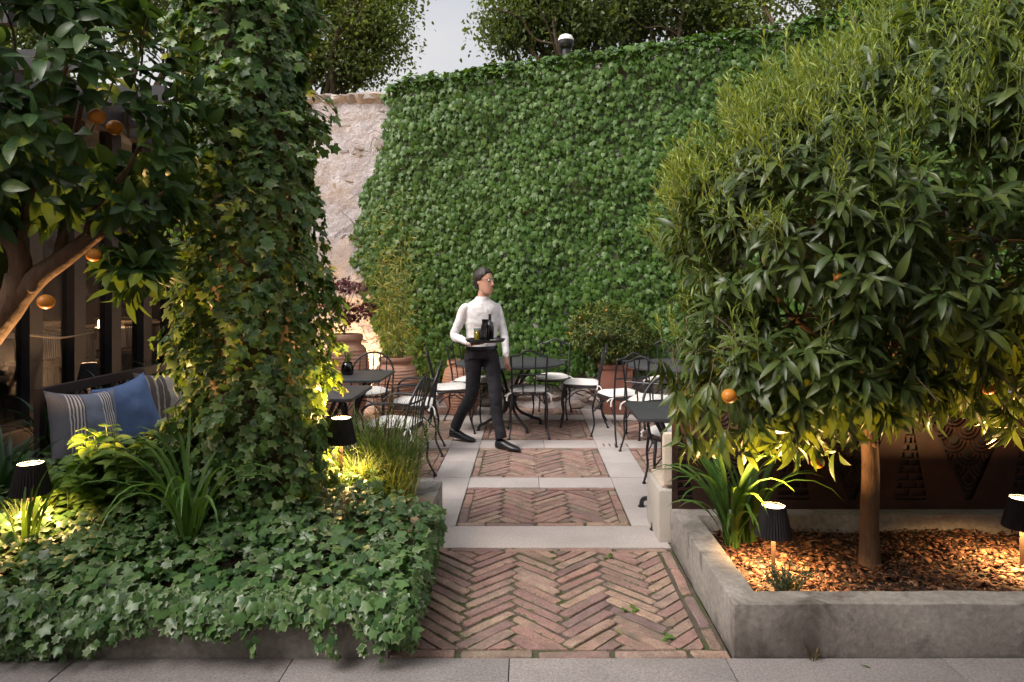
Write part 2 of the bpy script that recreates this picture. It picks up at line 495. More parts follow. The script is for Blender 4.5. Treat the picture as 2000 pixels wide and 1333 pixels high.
M['ivy_wall'] = leaf_mat('boston_ivy', [(0.033, 0.078, 0.011), (0.043, 0.095, 0.014), (0.05, 0.108, 0.016), (0.06, 0.122, 0.019), (0.082, 0.142, 0.024)], 0.40, 0.26, rib=(0.11, 0.18, 0.06))
M['ivy_col'] = leaf_mat('column_ivy', [(0.024, 0.055, 0.014), (0.042, 0.088, 0.022), (0.066, 0.12, 0.03), (0.10, 0.15, 0.04)], 0.40, 0.28, edge=(0.24, 0.27, 0.14), edge_share=0.3, rib=(0.15, 0.22, 0.10), spec=0.42)
M['ivy_bed'] = leaf_mat('ground_ivy', [(0.026, 0.066, 0.02), (0.045, 0.102, 0.03), (0.068, 0.135, 0.04), (0.10, 0.17, 0.055)], 0.34, 0.24, edge=(0.24, 0.29, 0.16), edge_share=0.24, rib=(0.17, 0.26, 0.13), spec=0.48)
M['citrus'] = leaf_mat('citrus_leaf', [(0.022, 0.040, 0.010), (0.034, 0.057, 0.014), (0.048, 0.074, 0.018), (0.072, 0.098, 0.024)], 0.36, 0.32, rib=(0.10, 0.14, 0.05), spec=0.5)
M['citrus_young'] = leaf_mat('young_citrus_leaf', [(0.10, 0.15, 0.028), (0.16, 0.215, 0.042), (0.26, 0.315, 0.08)], 0.42, 0.40, rib=(0.25, 0.32, 0.12))
M['citrus_left'] = leaf_mat('broad_citrus_leaf', [(0.02, 0.045, 0.017), (0.032, 0.066, 0.021), (0.052, 0.088, 0.026)], 0.35, 0.34, rib=(0.10, 0.14, 0.06))
M['strap'] = leaf_mat('strap_leaf', [(0.04, 0.095, 0.02), (0.06, 0.13, 0.028), (0.085, 0.16, 0.035)], 0.38, 0.35, rib=(0.1, 0.18, 0.05))
M['agapanthus'] = leaf_mat('dark_strap_leaf', [(0.015, 0.045, 0.02), (0.025, 0.065, 0.03)], 0.35, 0.22)
M['shrub'] = leaf_mat('shrub_leaf', [(0.05, 0.11, 0.025), (0.09, 0.16, 0.035), (0.15, 0.22, 0.05)], 0.42, 0.36, rib=(0.17, 0.23, 0.08))
M['grass'] = leaf_mat('grass_blade', [(0.05, 0.10, 0.025), (0.10, 0.155, 0.05), (0.22, 0.26, 0.14)], 0.5, 0.35)
M['dry_grass'] = leaf_mat('dry_stem', [(0.09, 0.06, 0.03), (0.14, 0.11, 0.05)], 0.6, 0.2)
M['maple'] = leaf_mat('maple_leaf', [(0.03, 0.008, 0.012), (0.055, 0.013, 0.018), (0.085, 0.02, 0.022)], 0.5, 0.3, tcol=(1.6, 0.7, 0.6))
M['bamboo'] = leaf_mat('bamboo_leaf', [(0.12, 0.15, 0.035), (0.19, 0.21, 0.06), (0.26, 0.26, 0.09)], 0.5, 0.35)
M['pot_citrus'] = leaf_mat('small_citrus_leaf', [(0.03, 0.06, 0.014), (0.055, 0.09, 0.02), (0.10, 0.125, 0.03), (0.17, 0.16, 0.035)], 0.45, 0.3)
M['thyme'] = leaf_mat('thyme_leaf', [(0.05, 0.075, 0.04), (0.09, 0.12, 0.065)], 0.6, 0.2)
M['tree_far'] = leaf_mat('far_tree_leaf', [(0.08, 0.115, 0.035), (0.11, 0.15, 0.045), (0.15, 0.185, 0.06)], 0.6, 0.45)
M['tree_far2'] = leaf_mat('dark_far_tree_leaf', [(0.055, 0.08, 0.028), (0.075, 0.105, 0.035), (0.10, 0.13, 0.045)], 0.6, 0.42)

# ------------------------------------------------------------------ leaves
def fan_leaf(pol, fold=0.16, curl=0.18, seed=0):
    """lobed leaf: polar outline (deg from tip, radius) mirrored; base at origin, tip along +Y, faces +Z"""
    r_ = random.Random(seed)
    right = [(R(a), q * r_.uniform(0.9, 1.1)) for a, q in pol]
    left = [(-R(a), q * r_.uniform(0.9, 1.1)) for a, q in pol if 0 < a < 180][::-1]
    out = [(math.sin(a) * q, math.cos(a) * q) for a, q in right + left]
    yb = min(y for x, y in out)
    out = [(x, y - yb) for x, y in out]
    c = (0.0, -yb)
    H = max(y for x, y in out)
    s = 1.0 / H
    def z(x, y):
        return -fold * abs(x) - curl * (y * 1.0) ** 2 + 0.06 * math.sin(5 * x + seed) * y
    vs = [(c[0] * s, c[1] * s, z(0, c[1] * s) + 0.02)] + [(x * s, y * s, z(x * s, y * s)) for x, y in out]
    n = len(out)
    fs = [(0, 1 + (i + 1) % n, 1 + i) for i in range(n)]
    return np.array(vs), np.array(fs), np.array([0.0] + [1.0] * n)

def lance_leaf(width=0.34, curl=0.3, fold=0.35, rows=5, seed=0, pw=0.8, twist=0.0):
    r_ = random.Random(seed)
    vs, ed = [(0, 0, 0)], [0.0]
    ts = [(i + 1) / (rows + 1) for i in range(rows)]
    for t in ts:
        hw = width * 0.5 * math.sin(PI * t ** pw) ** 0.85
        zc = -curl * t * t
        tw = twist * t
        for sx in (-1, 0, 1):
            x = sx * hw
            z_ = zc + fold * abs(x) + (0.05 * hw * r_.uniform(-1, 1) if sx else 0)
            vs.append((x * math.cos(tw), t - 0.12 * curl * t * t, z_ + x * math.sin(tw)))
            ed.append(abs(sx))
    vs.append((0, 1 - 0.12 * curl, -curl)); ed.append(0.3)
    fs = []
    L_ = len(vs) - 1
    fs += [(0, 2, 1), (0, 3, 2)]
    for i in range(rows - 1):
        a, b = 1 + 3 * i, 4 + 3 * i
        for k in (0, 1):
            fs += [(a + k, a + k + 1, b + k + 1), (a + k, b + k + 1, b + k)]
    a = 1 + 3 * (rows - 1)
    fs += [(a, a + 1, L_), (a + 1, a + 2, L_)]
    return np.array(vs, float), np.array(fs), np.array(ed)

IVY5 = [(0, 1.0), (24, 0.6), (52, 0.88), (84, 0.52), (112, 0.72), (150, 0.48), (180, 0.22)]
IVY3 = [(0, 1.3), (24, 0.62), (58, 0.9), (92, 0.6), (124, 0.82), (158, 0.5), (180, 0.3)]
MAPLE = [(0, 1.0), (14, 0.35), (34, 0.9), (48, 0.32), (70, 0.75), (88, 0.26), (112, 0.5), (140, 0.15), (180, 0.12)]
T_IVY5 = [fan_leaf(IVY5, random.Random(i).uniform(0.0, 0.45), random.Random(i + 9).uniform(-0.05, 0.4), i) for i in range(7)]
T_IVY3 = [fan_leaf(IVY3, random.Random(i).uniform(0.1, 0.5), random.Random(i + 9).uniform(0.2, 0.6), i) for i in range(6)]
T_MAPLE = [fan_leaf(MAPLE, 0.15, 0.3, i) for i in range(3)]
T_CIT = [lance_leaf(random.Random(i).uniform(0.21, 0.31), random.Random(i + 5).uniform(0.15, 0.65), random.Random(i + 8).uniform(0.15, 0.6), 5, i, 0.9, random.Random(i).uniform(-0.5, 0.5)) for i in range(8)]
T_BROAD = [lance_leaf(random.Random(i).uniform(0.38, 0.5), random.Random(i + 5).uniform(0.05, 0.5), random.Random(i + 8).uniform(0.1, 0.45), 5, i, 0.85, random.Random(i).uniform(-0.4, 0.4)) for i in range(7)]
T_YOUNG = [lance_leaf(random.Random(i).uniform(0.12, 0.19), random.Random(i + 5).uniform(-0.2, 0.3), 0.6, 3, i, 0.9) for i in range(5)]
T_OVATE = [lance_leaf(random.Random(i).uniform(0.48, 0.6), random.Random(i + 5).uniform(0.1, 0.4), 0.25, 5, i, 0.75) for i in range(5)]
T_NARROW = [lance_leaf(0.12, random.Random(i + 5).uniform(0.1, 0.5), 0.3, 3, i, 0.8) for i in range(4)]
T_SIMPLE = [lance_leaf(0.5, 0.2, 0.3, 1, i, 0.9) for i in range(3)] + [lance_leaf(0.6, 0.35, 0.3, 2, i + 3, 0.9) for i in range(3)]

def np_mesh(name, V, F, E, m):
    me = bpy.data.meshes.new(name)
    me.vertices.add(len(V))
    me.vertices.foreach_set('co', np.ascontiguousarray(V, dtype=np.float32).ravel())
    me.loops.add(F.size)
    me.loops.foreach_set('vertex_index', np.ascontiguousarray(F, dtype=np.int32).ravel())
    me.polygons.add(len(F))
    me.polygons.foreach_set('loop_start', np.arange(0, F.size, F.shape[1], dtype=np.int32))
    me.update(calc_edges=True)
    a = me.attributes.new('edge', 'FLOAT', 'POINT')
    a.data.foreach_set('value', np.ascontiguousarray(E, dtype=np.float32))
    me.polygons.foreach_set('use_smooth', np.ones(len(F), dtype=bool))
    me.materials.append(m)
    me.update()
    return me

def unit(a):
    return a / (np.linalg.norm(a, axis=-1, keepdims=True) + 1e-9)

def frames(tip, nor):
    y = unit(np.asarray(tip, float))
    x = unit(np.cross(y, nor))
    z = np.cross(x, y)
    return np.stack([x, y, z], axis=-1)      # columns

def merged(T, pos, Rm, s, var):
    V, F, E, off = [], [], [], 0
    for k in range(len(T)):
        idx = np.where(var == k)[0]
        if not len(idx): continue
        tv, tf, te = T[k]
        v = np.einsum('nij,mj->nmi', Rm[idx], tv) * s[idx][:, None, None] + pos[idx][:, None, :]
        V.append(v.reshape(-1, 3))
        F.append((tf[None] + (np.arange(len(idx)) * len(tv))[:, None, None] + off).reshape(-1, 3))
        E.append(np.tile(te, len(idx)))
        off += len(idx) * len(tv)
    return np.concatenate(V), np.concatenate(F), np.concatenate(E)

CAMP = np.array([0, 0, EYE])
def seen_size(pos, Rm, s):
    d = pos - CAMP
    dist = np.linalg.norm(d, axis=1)
    px = d[:, 0] / d[:, 1] * 1333 + 1030
    py = 563 - d[:, 2] / d[:, 1] * 1333
    ok = (d[:, 1] > 0.3) & (px > 5) & (px < 1995) & (py > 5) & (py < 1328)
    face = np.abs(np.einsum('ni,ni->n', Rm[:, :, 2], d / dist[:, None])) + 0.15
    return np.where(ok, s * s * face / dist ** 2, 0)

def foliage(root, T, pos, tip, nor, s, m, n_single=300, bonus=None, part='foliage', single='leaf'):
    """the leaves that show largest become parts of their own, the rest one mass"""
    pos = np.asarray(pos, float); s = np.asarray(s, float)
    Rm = frames(tip, np.asarray(nor, float))
    var = rng.integers(0, len(T), len(pos))
    rl = np.array(root.location)
    if n_single:
        sco = seen_size(pos, Rm, s)
        if bonus is not None: sco = sco * bonus
        order = np.argsort(-sco)
        pick = order[:n_single]
        pick = pick[sco[pick] > 0]
        key = '%s_%s' % (single, m.name)
        metas = [np_mesh(key, T[k][0], T[k][1], T[k][2], m) for k in range(len(T))]
        for i in pick:
            o = bpy.data.objects.new(single, metas[var[i]])
            mw = Matrix.Identity(4)
            for a in range(3):
                for b in range(3):
                    mw[a][b] = Rm[i, a, b] * s[i]
                mw[a][3] = pos[i, a] - rl[a]
            o.parent = root
            o.matrix_local = mw
            COL.objects.link(o)
        keep = np.ones(len(pos), bool); keep[pick] = False
    else:
        keep = np.ones(len(pos), bool)
    if not keep.any(): return None
    V, F, E = merged(T, pos[keep] - rl, Rm[keep], s[keep], var[keep])
    o = put(part, np_mesh(part, V, F, E, m), root)
    o['kind'] = 'stuff'
    return o

def rnd_dirs(n):
    return unit(rng.normal(size=(n, 3)))

def fbm(x, y, z, f=1.0, o=3):
    return mnoise.fractal(Vector((x * f, y * f, z * f)), 0.8, 2.0, o)

# ------------------------------------------------------------------ ground and paving
gm = MB(); gm._add([(-60, -30, -0.03), (60, -30, -0.03), (60, 120, -0.03), (-60, 120, -0.03)], [(0, 1, 2, 3)])
tag(gm.build('ground', M['soil'], smooth=False), kind='structure')

def slabs(name, rects, z1=0.0, t=0.04, j=0.0022, m='stone'):
    root = tag(MB().box(min(r[0] for r in rects), max(r[1] for r in rects), min(r[2] for r in rects), max(r[3] for r in rects), -0.028, -0.012).build(name, M['joint'], smooth=False), kind='structure')
    for (x0, x1, y0, y1) in rects:
        cx, cy = (x0 + x1) / 2, (y0 + y1) / 2
        q = MB().box(x0 - cx + j, x1 - cx - j, y0 - cy + j, y1 - cy - j, -t + 0.012, z1 + random.uniform(-0.0012, 0.0012))
        q.build('slab', M[m], root, bevel=0.003, loc=(cx, cy, 0))
    return root

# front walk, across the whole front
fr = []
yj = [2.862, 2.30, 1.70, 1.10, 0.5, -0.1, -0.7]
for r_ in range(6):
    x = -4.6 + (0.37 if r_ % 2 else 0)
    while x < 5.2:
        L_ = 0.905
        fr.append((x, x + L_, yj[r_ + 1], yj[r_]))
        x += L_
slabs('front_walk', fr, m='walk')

ROWS = [(4.450, 5.300), (5.584, 6.620), (6.956, 8.040), (8.350, 8.90)]
BANDS = [(4.075, 4.450), (5.300, 5.584), (6.620, 6.956), (8.040, 8.350)]
COLS = [(-3.345, -2.196), (-1.907, -0.757), (-0.468, 0.680), (0.980, 2.128), (2.428, 3.576)]
st = []
gaps = [(-4.6, -3.345), (-2.196, -1.907), (-0.757, -0.468), (0.680, 0.980), (2.128, 2.428), (3.576, 4.8)]
st += [(-0.60, 0.86, BANDS[0][0], BANDS[0][1])]
for (a, b) in BANDS[1:]:
    for (c0, c1) in COLS:
        md = (c0 + c1) / 2 + random.uniform(-0.08, 0.06)
        st += [(c0, md, a, b), (md, c1, a, b)]
for gi, (c0, c1) in enumerate(gaps):
    y = 4.45
    cuts = [4.45, 5.584, 6.62, 6.956, 8.04, 9.6]
    for a, b in zip(cuts[:-1], cuts[1:]):
        if b - a > 0.9:
            md = (a + b) / 2 + random.uniform(-0.1, 0.1)
            st += [(c0, c1, a, md), (c0, c1, md, b)]
        else:
            st += [(c0, c1, a, b)]
for c0, c1 in COLS:
    st.append((c0, c1, 8.90, 9.6))
slabs('terrace', st)

# drain slits in the pale band
dr = thing('drain', 'row of short dark drain slits cut in the pale paving band', 'drain', (0.87, 6.72, 0.0))
for k in range(5):
    q = MB(); a = -0.115 + k * 0.057
    q._add([(a - 0.006, -0.06, 0.0035), (a + 0.006, -0.06, 0.0035), (a + 0.0, 0.06, 0.0035), (a - 0.012, 0.06, 0.0035)], [(0, 1, 2, 3)])
    q.build('slit', M['steel_dark'], dr, smooth=False)

# ------------------------------------------------------------------ herringbone brick panels
BL, BW, BJ = 0.330, 0.066, 0.006
def brick_poly(l, w_, seed):
    r_ = random.Random(seed)
    pts = []
    for t in (0.06, 0.3, 0.55, 0.8, 0.97):
        pts.append((l * t - l / 2, -w_ / 2 + r_.uniform(-0.0015, 0.006)))
    pts.append((l / 2 - r_.uniform(0, 0.011), -w_ * 0.3)); pts.append((l / 2 - r_.uniform(0, 0.011), w_ * 0.32))
    for t in (0.95, 0.7, 0.45, 0.2, 0.03):
        pts.append((l * t - l / 2, w_ / 2 - r_.uniform(-0.0015, 0.006)))
    pts.append((-l / 2 + r_.uniform(0, 0.011), w_ * 0.3)); pts.append((-l / 2 + r_.uniform(0, 0.011), -w_ * 0.32))
    return pts

def poly_brick(poly, ch=0.005, z1=0.0, z0=-0.03):
    n = len(poly)
    cx = sum(p[0] for p in poly) / n; cy = sum(p[1] for p in poly) / n
    vs = [(x, y, z0) for x, y in poly] + [(x, y, z1 - ch) for x, y in poly]
    for x, y in poly:
        d = math.hypot(x - cx, y - cy) + 1e-6
        k = max(0.2, 1 - ch * 1.2 / max(0.012, min(d, 0.033)))
        # move in mostly across the brick's short side
        vs.append((x + (cx - x) * min(0.5, ch / (abs(x - cx) + 0.01)), y + (cy - y) * min(0.5, ch / (abs(y - cy) + 0.01)), z1))
    fs = [tuple(range(2 * n, 3 * n))]
    for i in range(n):
        j = (i + 1) % n
        fs += [(i, j, n + j, n + i), (n + i, n + j, 2 * n + j, 2 * n + i)]
    q = MB(); q._add(vs, fs)
    return q

def clip(poly, x0, x1, y0, y1):
    def cut(p, ax, lim, sg):
        out = []
        for i in range(len(p)):
            a, b = p[i], p[(i + 1) % len(p)]
            ia, ib = sg * (a[ax] - lim) >= 0, sg * (b[ax] - lim) >= 0
            if ia: out.append(a)
            if ia != ib:
                t = (lim - a[ax]) / (b[ax] - a[ax])
                out.append((a[0] + t * (b[0] - a[0]), a[1] + t * (b[1] - a[1])))
        return out
    for ax, lim, sg in ((0, x0, 1), (0, x1, -1), (1, y0, 1), (1, y1, -1)):
        if len(poly) < 3: return []
        poly = cut(poly, ax, lim, sg)
    return poly

def area(p):
    return abs(sum(p[i][0] * p[(i + 1) % len(p)][1] - p[(i + 1) % len(p)][0] * p[i][1] for i in range(len(p)))) / 2

BRICK_MESH = [poly_brick(brick_poly(BL - BJ, BW - BJ, s)).mesh('brick', M['brick'], smooth=False) for s in range(9)]
RUN_MESH = [poly_brick(brick_poly(0.318, 0.060, 40 + s)).mesh('brick', M['brick'], smooth=False) for s in range(5)]

def brick_panel(x0, x1, y0, y1, ox=0.0, oy=0.0, bx=(0.068, 0.068), by=(0.068, 0.068)):
    root = tag(MB().box(x0 + 0.002, x1 - 0.002, y0 + 0.002, y1 - 0.002, -0.025, -0.008).build('brick_paving', M['joint'], smooth=False), kind='structure')
    cx, cy = (x0 + x1) / 2, (y0 + y1) / 2
    def lay(me, px, py, a):
        o = put('brick', me, root, (px + random.uniform(-.0025, .0025), py + random.uniform(-.0025, .0025), random.uniform(-0.006, 0.003)))
        o.rotation_euler = (random.uniform(-0.035, 0.035), random.uniform(-0.014, 0.014), a + random.uniform(-0.022, 0.022))
        o.scale = (1, random.uniform(0.88, 1.04), 1)
    # border courses
    def course(fixed, a, b, along_x):
        p = a + random.uniform(-0.2, 0)
        while p < b:
            s_, e_ = max(p, a), min(p + 0.327, b)
            if e_ - s_ > 0.31:
                c = (s_ + e_) / 2
                lay(random.choice(RUN_MESH), c if along_x else fixed, fixed if along_x else c, 0 if along_x else PI / 2)
            elif e_ - s_ > 0.03:
                c = (s_ + e_) / 2; l = e_ - s_ - 0.008
                me = poly_brick(brick_poly(l, 0.060, random.random())).mesh('brick', M['brick'], smooth=False)
                lay(me, c if along_x else fixed, fixed if along_x else c, 0 if along_x else PI / 2)
            p += 0.327
    if by[0]: course(y0 + by[0] / 2, x0, x1, True)
    if by[1]: course(y1 - by[1] / 2, x0, x1, True)
    if bx[0]: course(x0 + bx[0] / 2, y0 + by[0], y1 - by[1], False)
    if bx[1]: course(x1 - bx[1] / 2, y0 + by[0], y1 - by[1], False)
    ax0, ax1, ay0, ay1 = x0 + bx[0] + 0.003, x1 - bx[1] - 0.003, y0 + by[0] + 0.003, y1 - by[1] - 0.003
    s2 = math.sqrt(0.5)
    N_ = 40
    for i in range(-N_, N_):
        for j in range(-6, 7):
            for kind in (0, 1):
                bx0, by0 = i * BW + j * BL, i * BW - j * BL
                if kind == 0: c = (bx0 + BL / 2, by0 + BW / 2)
                else: c = (bx0 + BW / 2, by0 + BW + BL / 2)
                wx = (c[0] - c[1]) * s2 + cx + ox
                wy = (c[0] + c[1]) * s2 + cy + oy
                if wx < ax0 - 0.3 or wx > ax1 + 0.3 or wy < ay0 - 0.3 or wy > ay1 + 0.3: continue
                ang = PI / 4 if kind == 0 else -PI / 4
                rect = brick_poly(BL - BJ, BW - BJ, random.random())
                ca, sa = math.cos(ang), math.sin(ang)
                # local x axis of H bricks is (1,0) -> world (s2, s2); of V bricks (0,1) -> world (-s2, s2)
                if kind == 1: ca, sa = -s2, s2
                world = [(wx + ca * p[0] - sa * p[1], wy + sa * p[0] + ca * p[1]) for p in rect]
                inside = all(ax0 <= p[0] <= ax1 and ay0 <= p[1] <= ay1 for p in world)
                if inside:
                    lay(random.choice(BRICK_MESH), wx, wy, math.atan2(sa, ca))
                else:
                    cl = clip(world, ax0, ax1, ay0, ay1)
                    if len(cl) > 2 and area(cl) > 0.0006:
                        mx = sum(p[0] for p in cl) / len(cl); my = sum(p[1] for p in cl) / len(cl)
                        me = poly_brick([(p[0] - mx, p[1] - my) for p in cl], 0.003).mesh('brick', M['brick'], smooth=False)
                        o = put('brick', me, root, (mx, my, random.uniform(-0.003, 0.002)))
    return root

front_panel = brick_panel(-0.60, 0.86, 2.862, 4.075, 0.06, 0.02, bx=(0.0, 0.095), by=(0.068, 0.05))
for ri, (a, b) in enumerate(ROWS):
    for ci, (c0, c1) in enumerate(COLS):
        if ri == 0 and ci in (0, 1, 3, 4): continue
        if ci in (0, 4) and ri != 2 and not (ci == 0 and ri == 1): continue
        brick_panel(c0, c1, a, b, random.uniform(-0.1, 0.1), random.uniform(-0.1, 0.1))
for ci in (1, 3):
    pass
# plain beds under what the plants and benches hide
for (c0, c1, a, b) in [(-3.345, -2.196, 4.45, 5.30), (-1.907, -0.757, 4.45, 5.30), (0.98, 2.128, 4.45, 5.30), (2.428, 3.576, 4.45, 6.62), (-3.345, -2.196, 8.35, 8.9), (2.428, 3.576, 8.35, 8.9)]:
    tag(MB().box(c0, c1, a, b, -0.025, -0.004).build('paving_bed', M['brick'], smooth=False), kind='structure')

# moss in the joints of the near panel
mo = MB()
near_bricks = [o for o in front_panel.children]
for k in range(1100):
    o = random.choice(near_bricks)
    if fbm(o.location.x, o.location.y, 3.0, 1.9, 2) + random.uniform(-0.25, 0.25) < 0.02: continue
    co = [v.co for v in o.data.vertices]
    i = random.randrange(len(co) // 3); n3 = len(co) // 3
    p, q_ = co[i], co[(i + 1) % n3]
    t = random.random(); c_ = o.matrix_basis @ (p.lerp(q_, t)); e_ = ((o.matrix_basis @ q_) - (o.matrix_basis @ p)).normalized()
    nrm = Vector((-e_.y, e_.x, 0)); L_ = random.uniform(0.006, 0.02); w_ = random.uniform(.003, .006)
    c_ = c_ - nrm * (-.003); z_ = random.uniform(-.007, -.001)
    mo._add([(c_.x + e_.x * L_ * u + nrm.x * w_ * v, c_.y + e_.y * L_ * u + nrm.y * w_ * v, z_ if (u or v) else z_ + .003) for u, v in ((-1, 0), (0, -1), (1, 0), (0, 1), (0, 0))], [(0, 1, 4), (1, 2, 4), (2, 3, 4), (3, 0, 4)])
tag(mo.build('moss', M['moss'], front_panel, smooth=False), kind='stuff')

# ------------------------------------------------------------------ planters
def ring(name, label, ox0, ox1, oy0, oy1, t, z1, tb=None, group=None):
    tb = tb or t
    ix0, ix1, iy0, iy1 = ox0 + t, ox1 - t, oy0 + t, oy1 - tb
    q = MB()
    o = [(ox0, oy0), (ox1, oy0), (ox1, oy1), (ox0, oy1)]
    i = [(ix0, iy0), (ix1, iy0), (ix1, iy1), (ix0, iy1)]
    z0 = -0.02
    vs = [(x, y, z0) for x, y in o] + [(x, y, z1) for x, y in o] + [(x, y, z1) for x, y in i] + [(x, y, z0) for x, y in i]
    fs = []
    for k in range(4):
        n = (k + 1) % 4
        fs += [(k, n, 4 + n, 4 + k), (4 + k, 4 + n, 8 + n, 8 + k), (8 + k, 8 + n, 12 + n, 12 + k), (12 + k, 12 + n, n, k)]
    q._add(vs, fs)
    ob = q.build(name, M['concrete'], None, bevel=0.006)
    bm = bmesh.new(); bm.from_mesh(ob.data)
    bmesh.ops.subdivide_edges(bm, edges=[e for e in bm.edges if e.calc_length() > 0.5], cuts=70, use_grid_fill=True)
    for v in bm.verts:
        v.co += Vector((fbm(v.co.x, v.co.y, v.co.z, 5.0, 3), fbm(v.co.y, v.co.z + 7, v.co.x, 5.0, 3), 0.8 * fbm(v.co.z + 3, v.co.x, v.co.y, 4.0, 3))) * 0.004
    bm.to_mesh(ob.data); bm.free()
    return tag(ob, label, 'planter')
ring('concrete_planter', 'low grey concrete planter filled with bark chips around the orange tree', 0.868, 4.6, 2.866, 4.15, 0.128, 0.223, 0.16)
ring('concrete_planter', 'low concrete planter almost hidden under overhanging green ivy', -4.6, -0.583, 2.866, 4.685, 0.15, 0.225)

# mulch in the right planter
mulch = MB()
nx, ny = 40, 14
vs = []
for j in range(ny + 1):
    for i in range(nx + 1):
        x = 0.99 + (4.49 - 0.99) * i / nx; y = 2.985 + (3.995 - 2.985) * j / ny
        vs.append((x, y, 0.118 + 0.022 * fbm(x, y, 1.0, 2.5)))
fs = [(j * (nx + 1) + i, j * (nx + 1) + i + 1, (j + 1) * (nx + 1) + i + 1, (j + 1) * (nx + 1) + i) for j in range(ny) for i in range(nx)]
mulch._add(vs, fs)
mu = tag(mulch.build('bark_mulch', M['soil']), kind='structure')
def chip_t(seed):
    r_ = random.Random(seed)
    n = 6
    pts = []
    el = r_.uniform(0.16, 0.6)
    for k in range(n):
        a = 2 * PI * k / n
        q = r_.uniform(0.55, 1.25)
        pts.append((0.5 * el * math.cos(a) * q, 0.5 + 0.5 * math.sin(a) * q))
    th = r_.uniform(0.02, 0.06)
    b = r_.uniform(-0.5, 0.6)
    V = [(x, y, b * (y - 0.5) ** 2 + th) for x, y in pts] + [(x, y, b * (y - 0.5) ** 2 - th) for x, y in pts]
    F = [(0, k, k + 1) for k in range(1, n - 1)] + [(n, n + k + 1, n + k) for k in range(1, n - 1)]
    for k in range(n):
        j = (k + 1) % n
        F += [(k, n + k, n + j), (k, n + j, j)]
    return np.array(V), np.array(F), np.ones(2 * n)
T_CHIP = [chip_t(s) for s in range(7)]
n = 9500
px_ = rng.uniform(1.0, 4.4, n); py_ = rng.uniform(2.99, 3.98, n)
pz = np.array([0.118 + 0.022 * fbm(a, b, 1.0, 2.5) for a, b in zip(px_, py_)]) + rng.uniform(0.0, 0.024, n)
az = rng.uniform(0, 2 * PI, n)
tip = np.stack([np.cos(az), np.sin(az), rng.uniform(-0.3, 0.35, n)], 1)
nor = np.stack([rng.normal(0, 0.6, n), rng.normal(0, 0.6, n), np.ones(n)], 1)
foliage(mu, T_CHIP, np.stack([px_, py_, pz], 1), tip, nor, rng.uniform(0.012, 0.03, n) * rng.choice([1.0, 1.0, 1.3, 2.2], n), M['chips'], 300, part='wood_chips', single='wood_chip')

# mound of soil in the left planter
def bed_h(x, y):
    t = min(1, max(0, (y - 2.95) / 0.8))
    h = 0.235 + 0.15 * t * t * (3 - 2 * t) + 0.05 * fbm(x, y, 5.0, 2.1)
    return min(h, 0.19 + max(0, min(-0.70 - x, 4.60 - y)) * 0.55)
sm = MB(); nx, ny = 44, 20
vs = [(-4.5 + 3.80 * i / nx, 2.99 + 1.58 * j / ny, bed_h(-4.5 + 3.80 * i / nx, 2.99 + 1.58 * j / ny) - (0.05 if (i in (0, nx) or j in (0, ny)) else 0.03)) for j in range(ny + 1) for i in range(nx + 1)]
sm._add(vs, [(j * (nx + 1) + i, j * (nx + 1) + i + 1, (j + 1) * (nx + 1) + i + 1, (j + 1) * (nx + 1) + i) for j in range(ny) for i in range(nx)])
tag(sm.build('planter_soil', M['soil']), kind='structure')

# ------------------------------------------------------------------ the long garden wall
def wall_y(x): return 9.15 - 0.145 * (x + 1.58)
def wall_top(x):
    if x < -1.75: return 4.17 + 0.04 * fbm(x, 0, 0, 2.0)
    z = 4.24 + 0.095 * (x + 1.58)
    if x > 3.5: z += min(0.5, (x - 3.5) * 0.35)
    return z
q = MB(); nx, nz = 220, 90
xs = np.linspace(-4.42, 8.0, nx + 1)
vs, fs = [], []
for k in range(nz + 1):
    for x in xs:
        z = wall_top(x) * k / nz
        b = 0.045 * fbm(x, 0, z, 1.6, 4) + 0.02 * fbm(x, 3, z, 6.0, 3)
        led = 0.075 if z < 2.27 + 0.06 * (-2.6 - x) + 0.02 * fbm(x, 9, 0, 3) else 0.0
        top = 0.10 * max(0, (k - nz + 2) / 2) if k > nz - 2 else 0
        vs.append((x, wall_y(x) - b - led + top, z))
for k in range(nz):
    for i in range(nx):
        a = k * (nx + 1) + i
        fs.append((a, a + 1, a + nx + 2, a + nx + 1))
q._add(vs, fs)
base = len(q.v)
# back and top
vb = []
for x in xs:
    vb += [(x, wall_y(x) + 0.5, 0), (x, wall_y(x) + 0.5, wall_top(x) - 0.03)]
b0 = len(q.v); q.v.extend(vb)
for i in range(nx):
    q.f.append((b0 + 2 * i, b0 + 2 * i + 1, b0 + 2 * i + 3, b0 + 2 * i + 2)); q.m.append(0)
    t0 = nz * (nx + 1) + i
    q.f.append((t0, t0 + 1, b0 + 2 * i + 3, b0 + 2 * i + 1)); q.m.append(0)
wroot = thing('garden_wall', 'old rubble garden wall, bare pink stone beside the ivy', 'wall', (0, 0, 0))
q.build('wall_face', M['wall'], wroot, angle=60)
def rock_mesh(seed):
    r_ = random.Random(seed)
    q = MB(); q.ball((0, 0, 0), 1.0, 8, 5)
    q.v = [tuple(c * (1 + 0.22 * fbm(x + seed * 7, y, z, 1.1)) for c in (x, y, z)) for x, y, z in q.v]
    return q.mesh('stone', M['rock'], angle=35)
ROCKS = [rock_mesh(s) for s in range(6)]
def stone(x, z, sx, sz, d=0.03):
    o = put('stone', random.choice(ROCKS), wroot, (x, wall_y(x) - (0.07 if z < 2.27 else 0.0) + d, z))
    o.scale = (sx, 0.07, sz)
    o.rotation_euler = (random.uniform(-0.2, 0.2), random.uniform(-0.3, 0.3), random.uniform(-0.2, 0.2))
for k in range(90):
    stone(random.uniform(-3.1, -1.7), random.uniform(0.3, 4.1), random.uniform(0.04, 0.15), random.uniform(0.03, 0.08), random.uniform(0.045, 0.075))
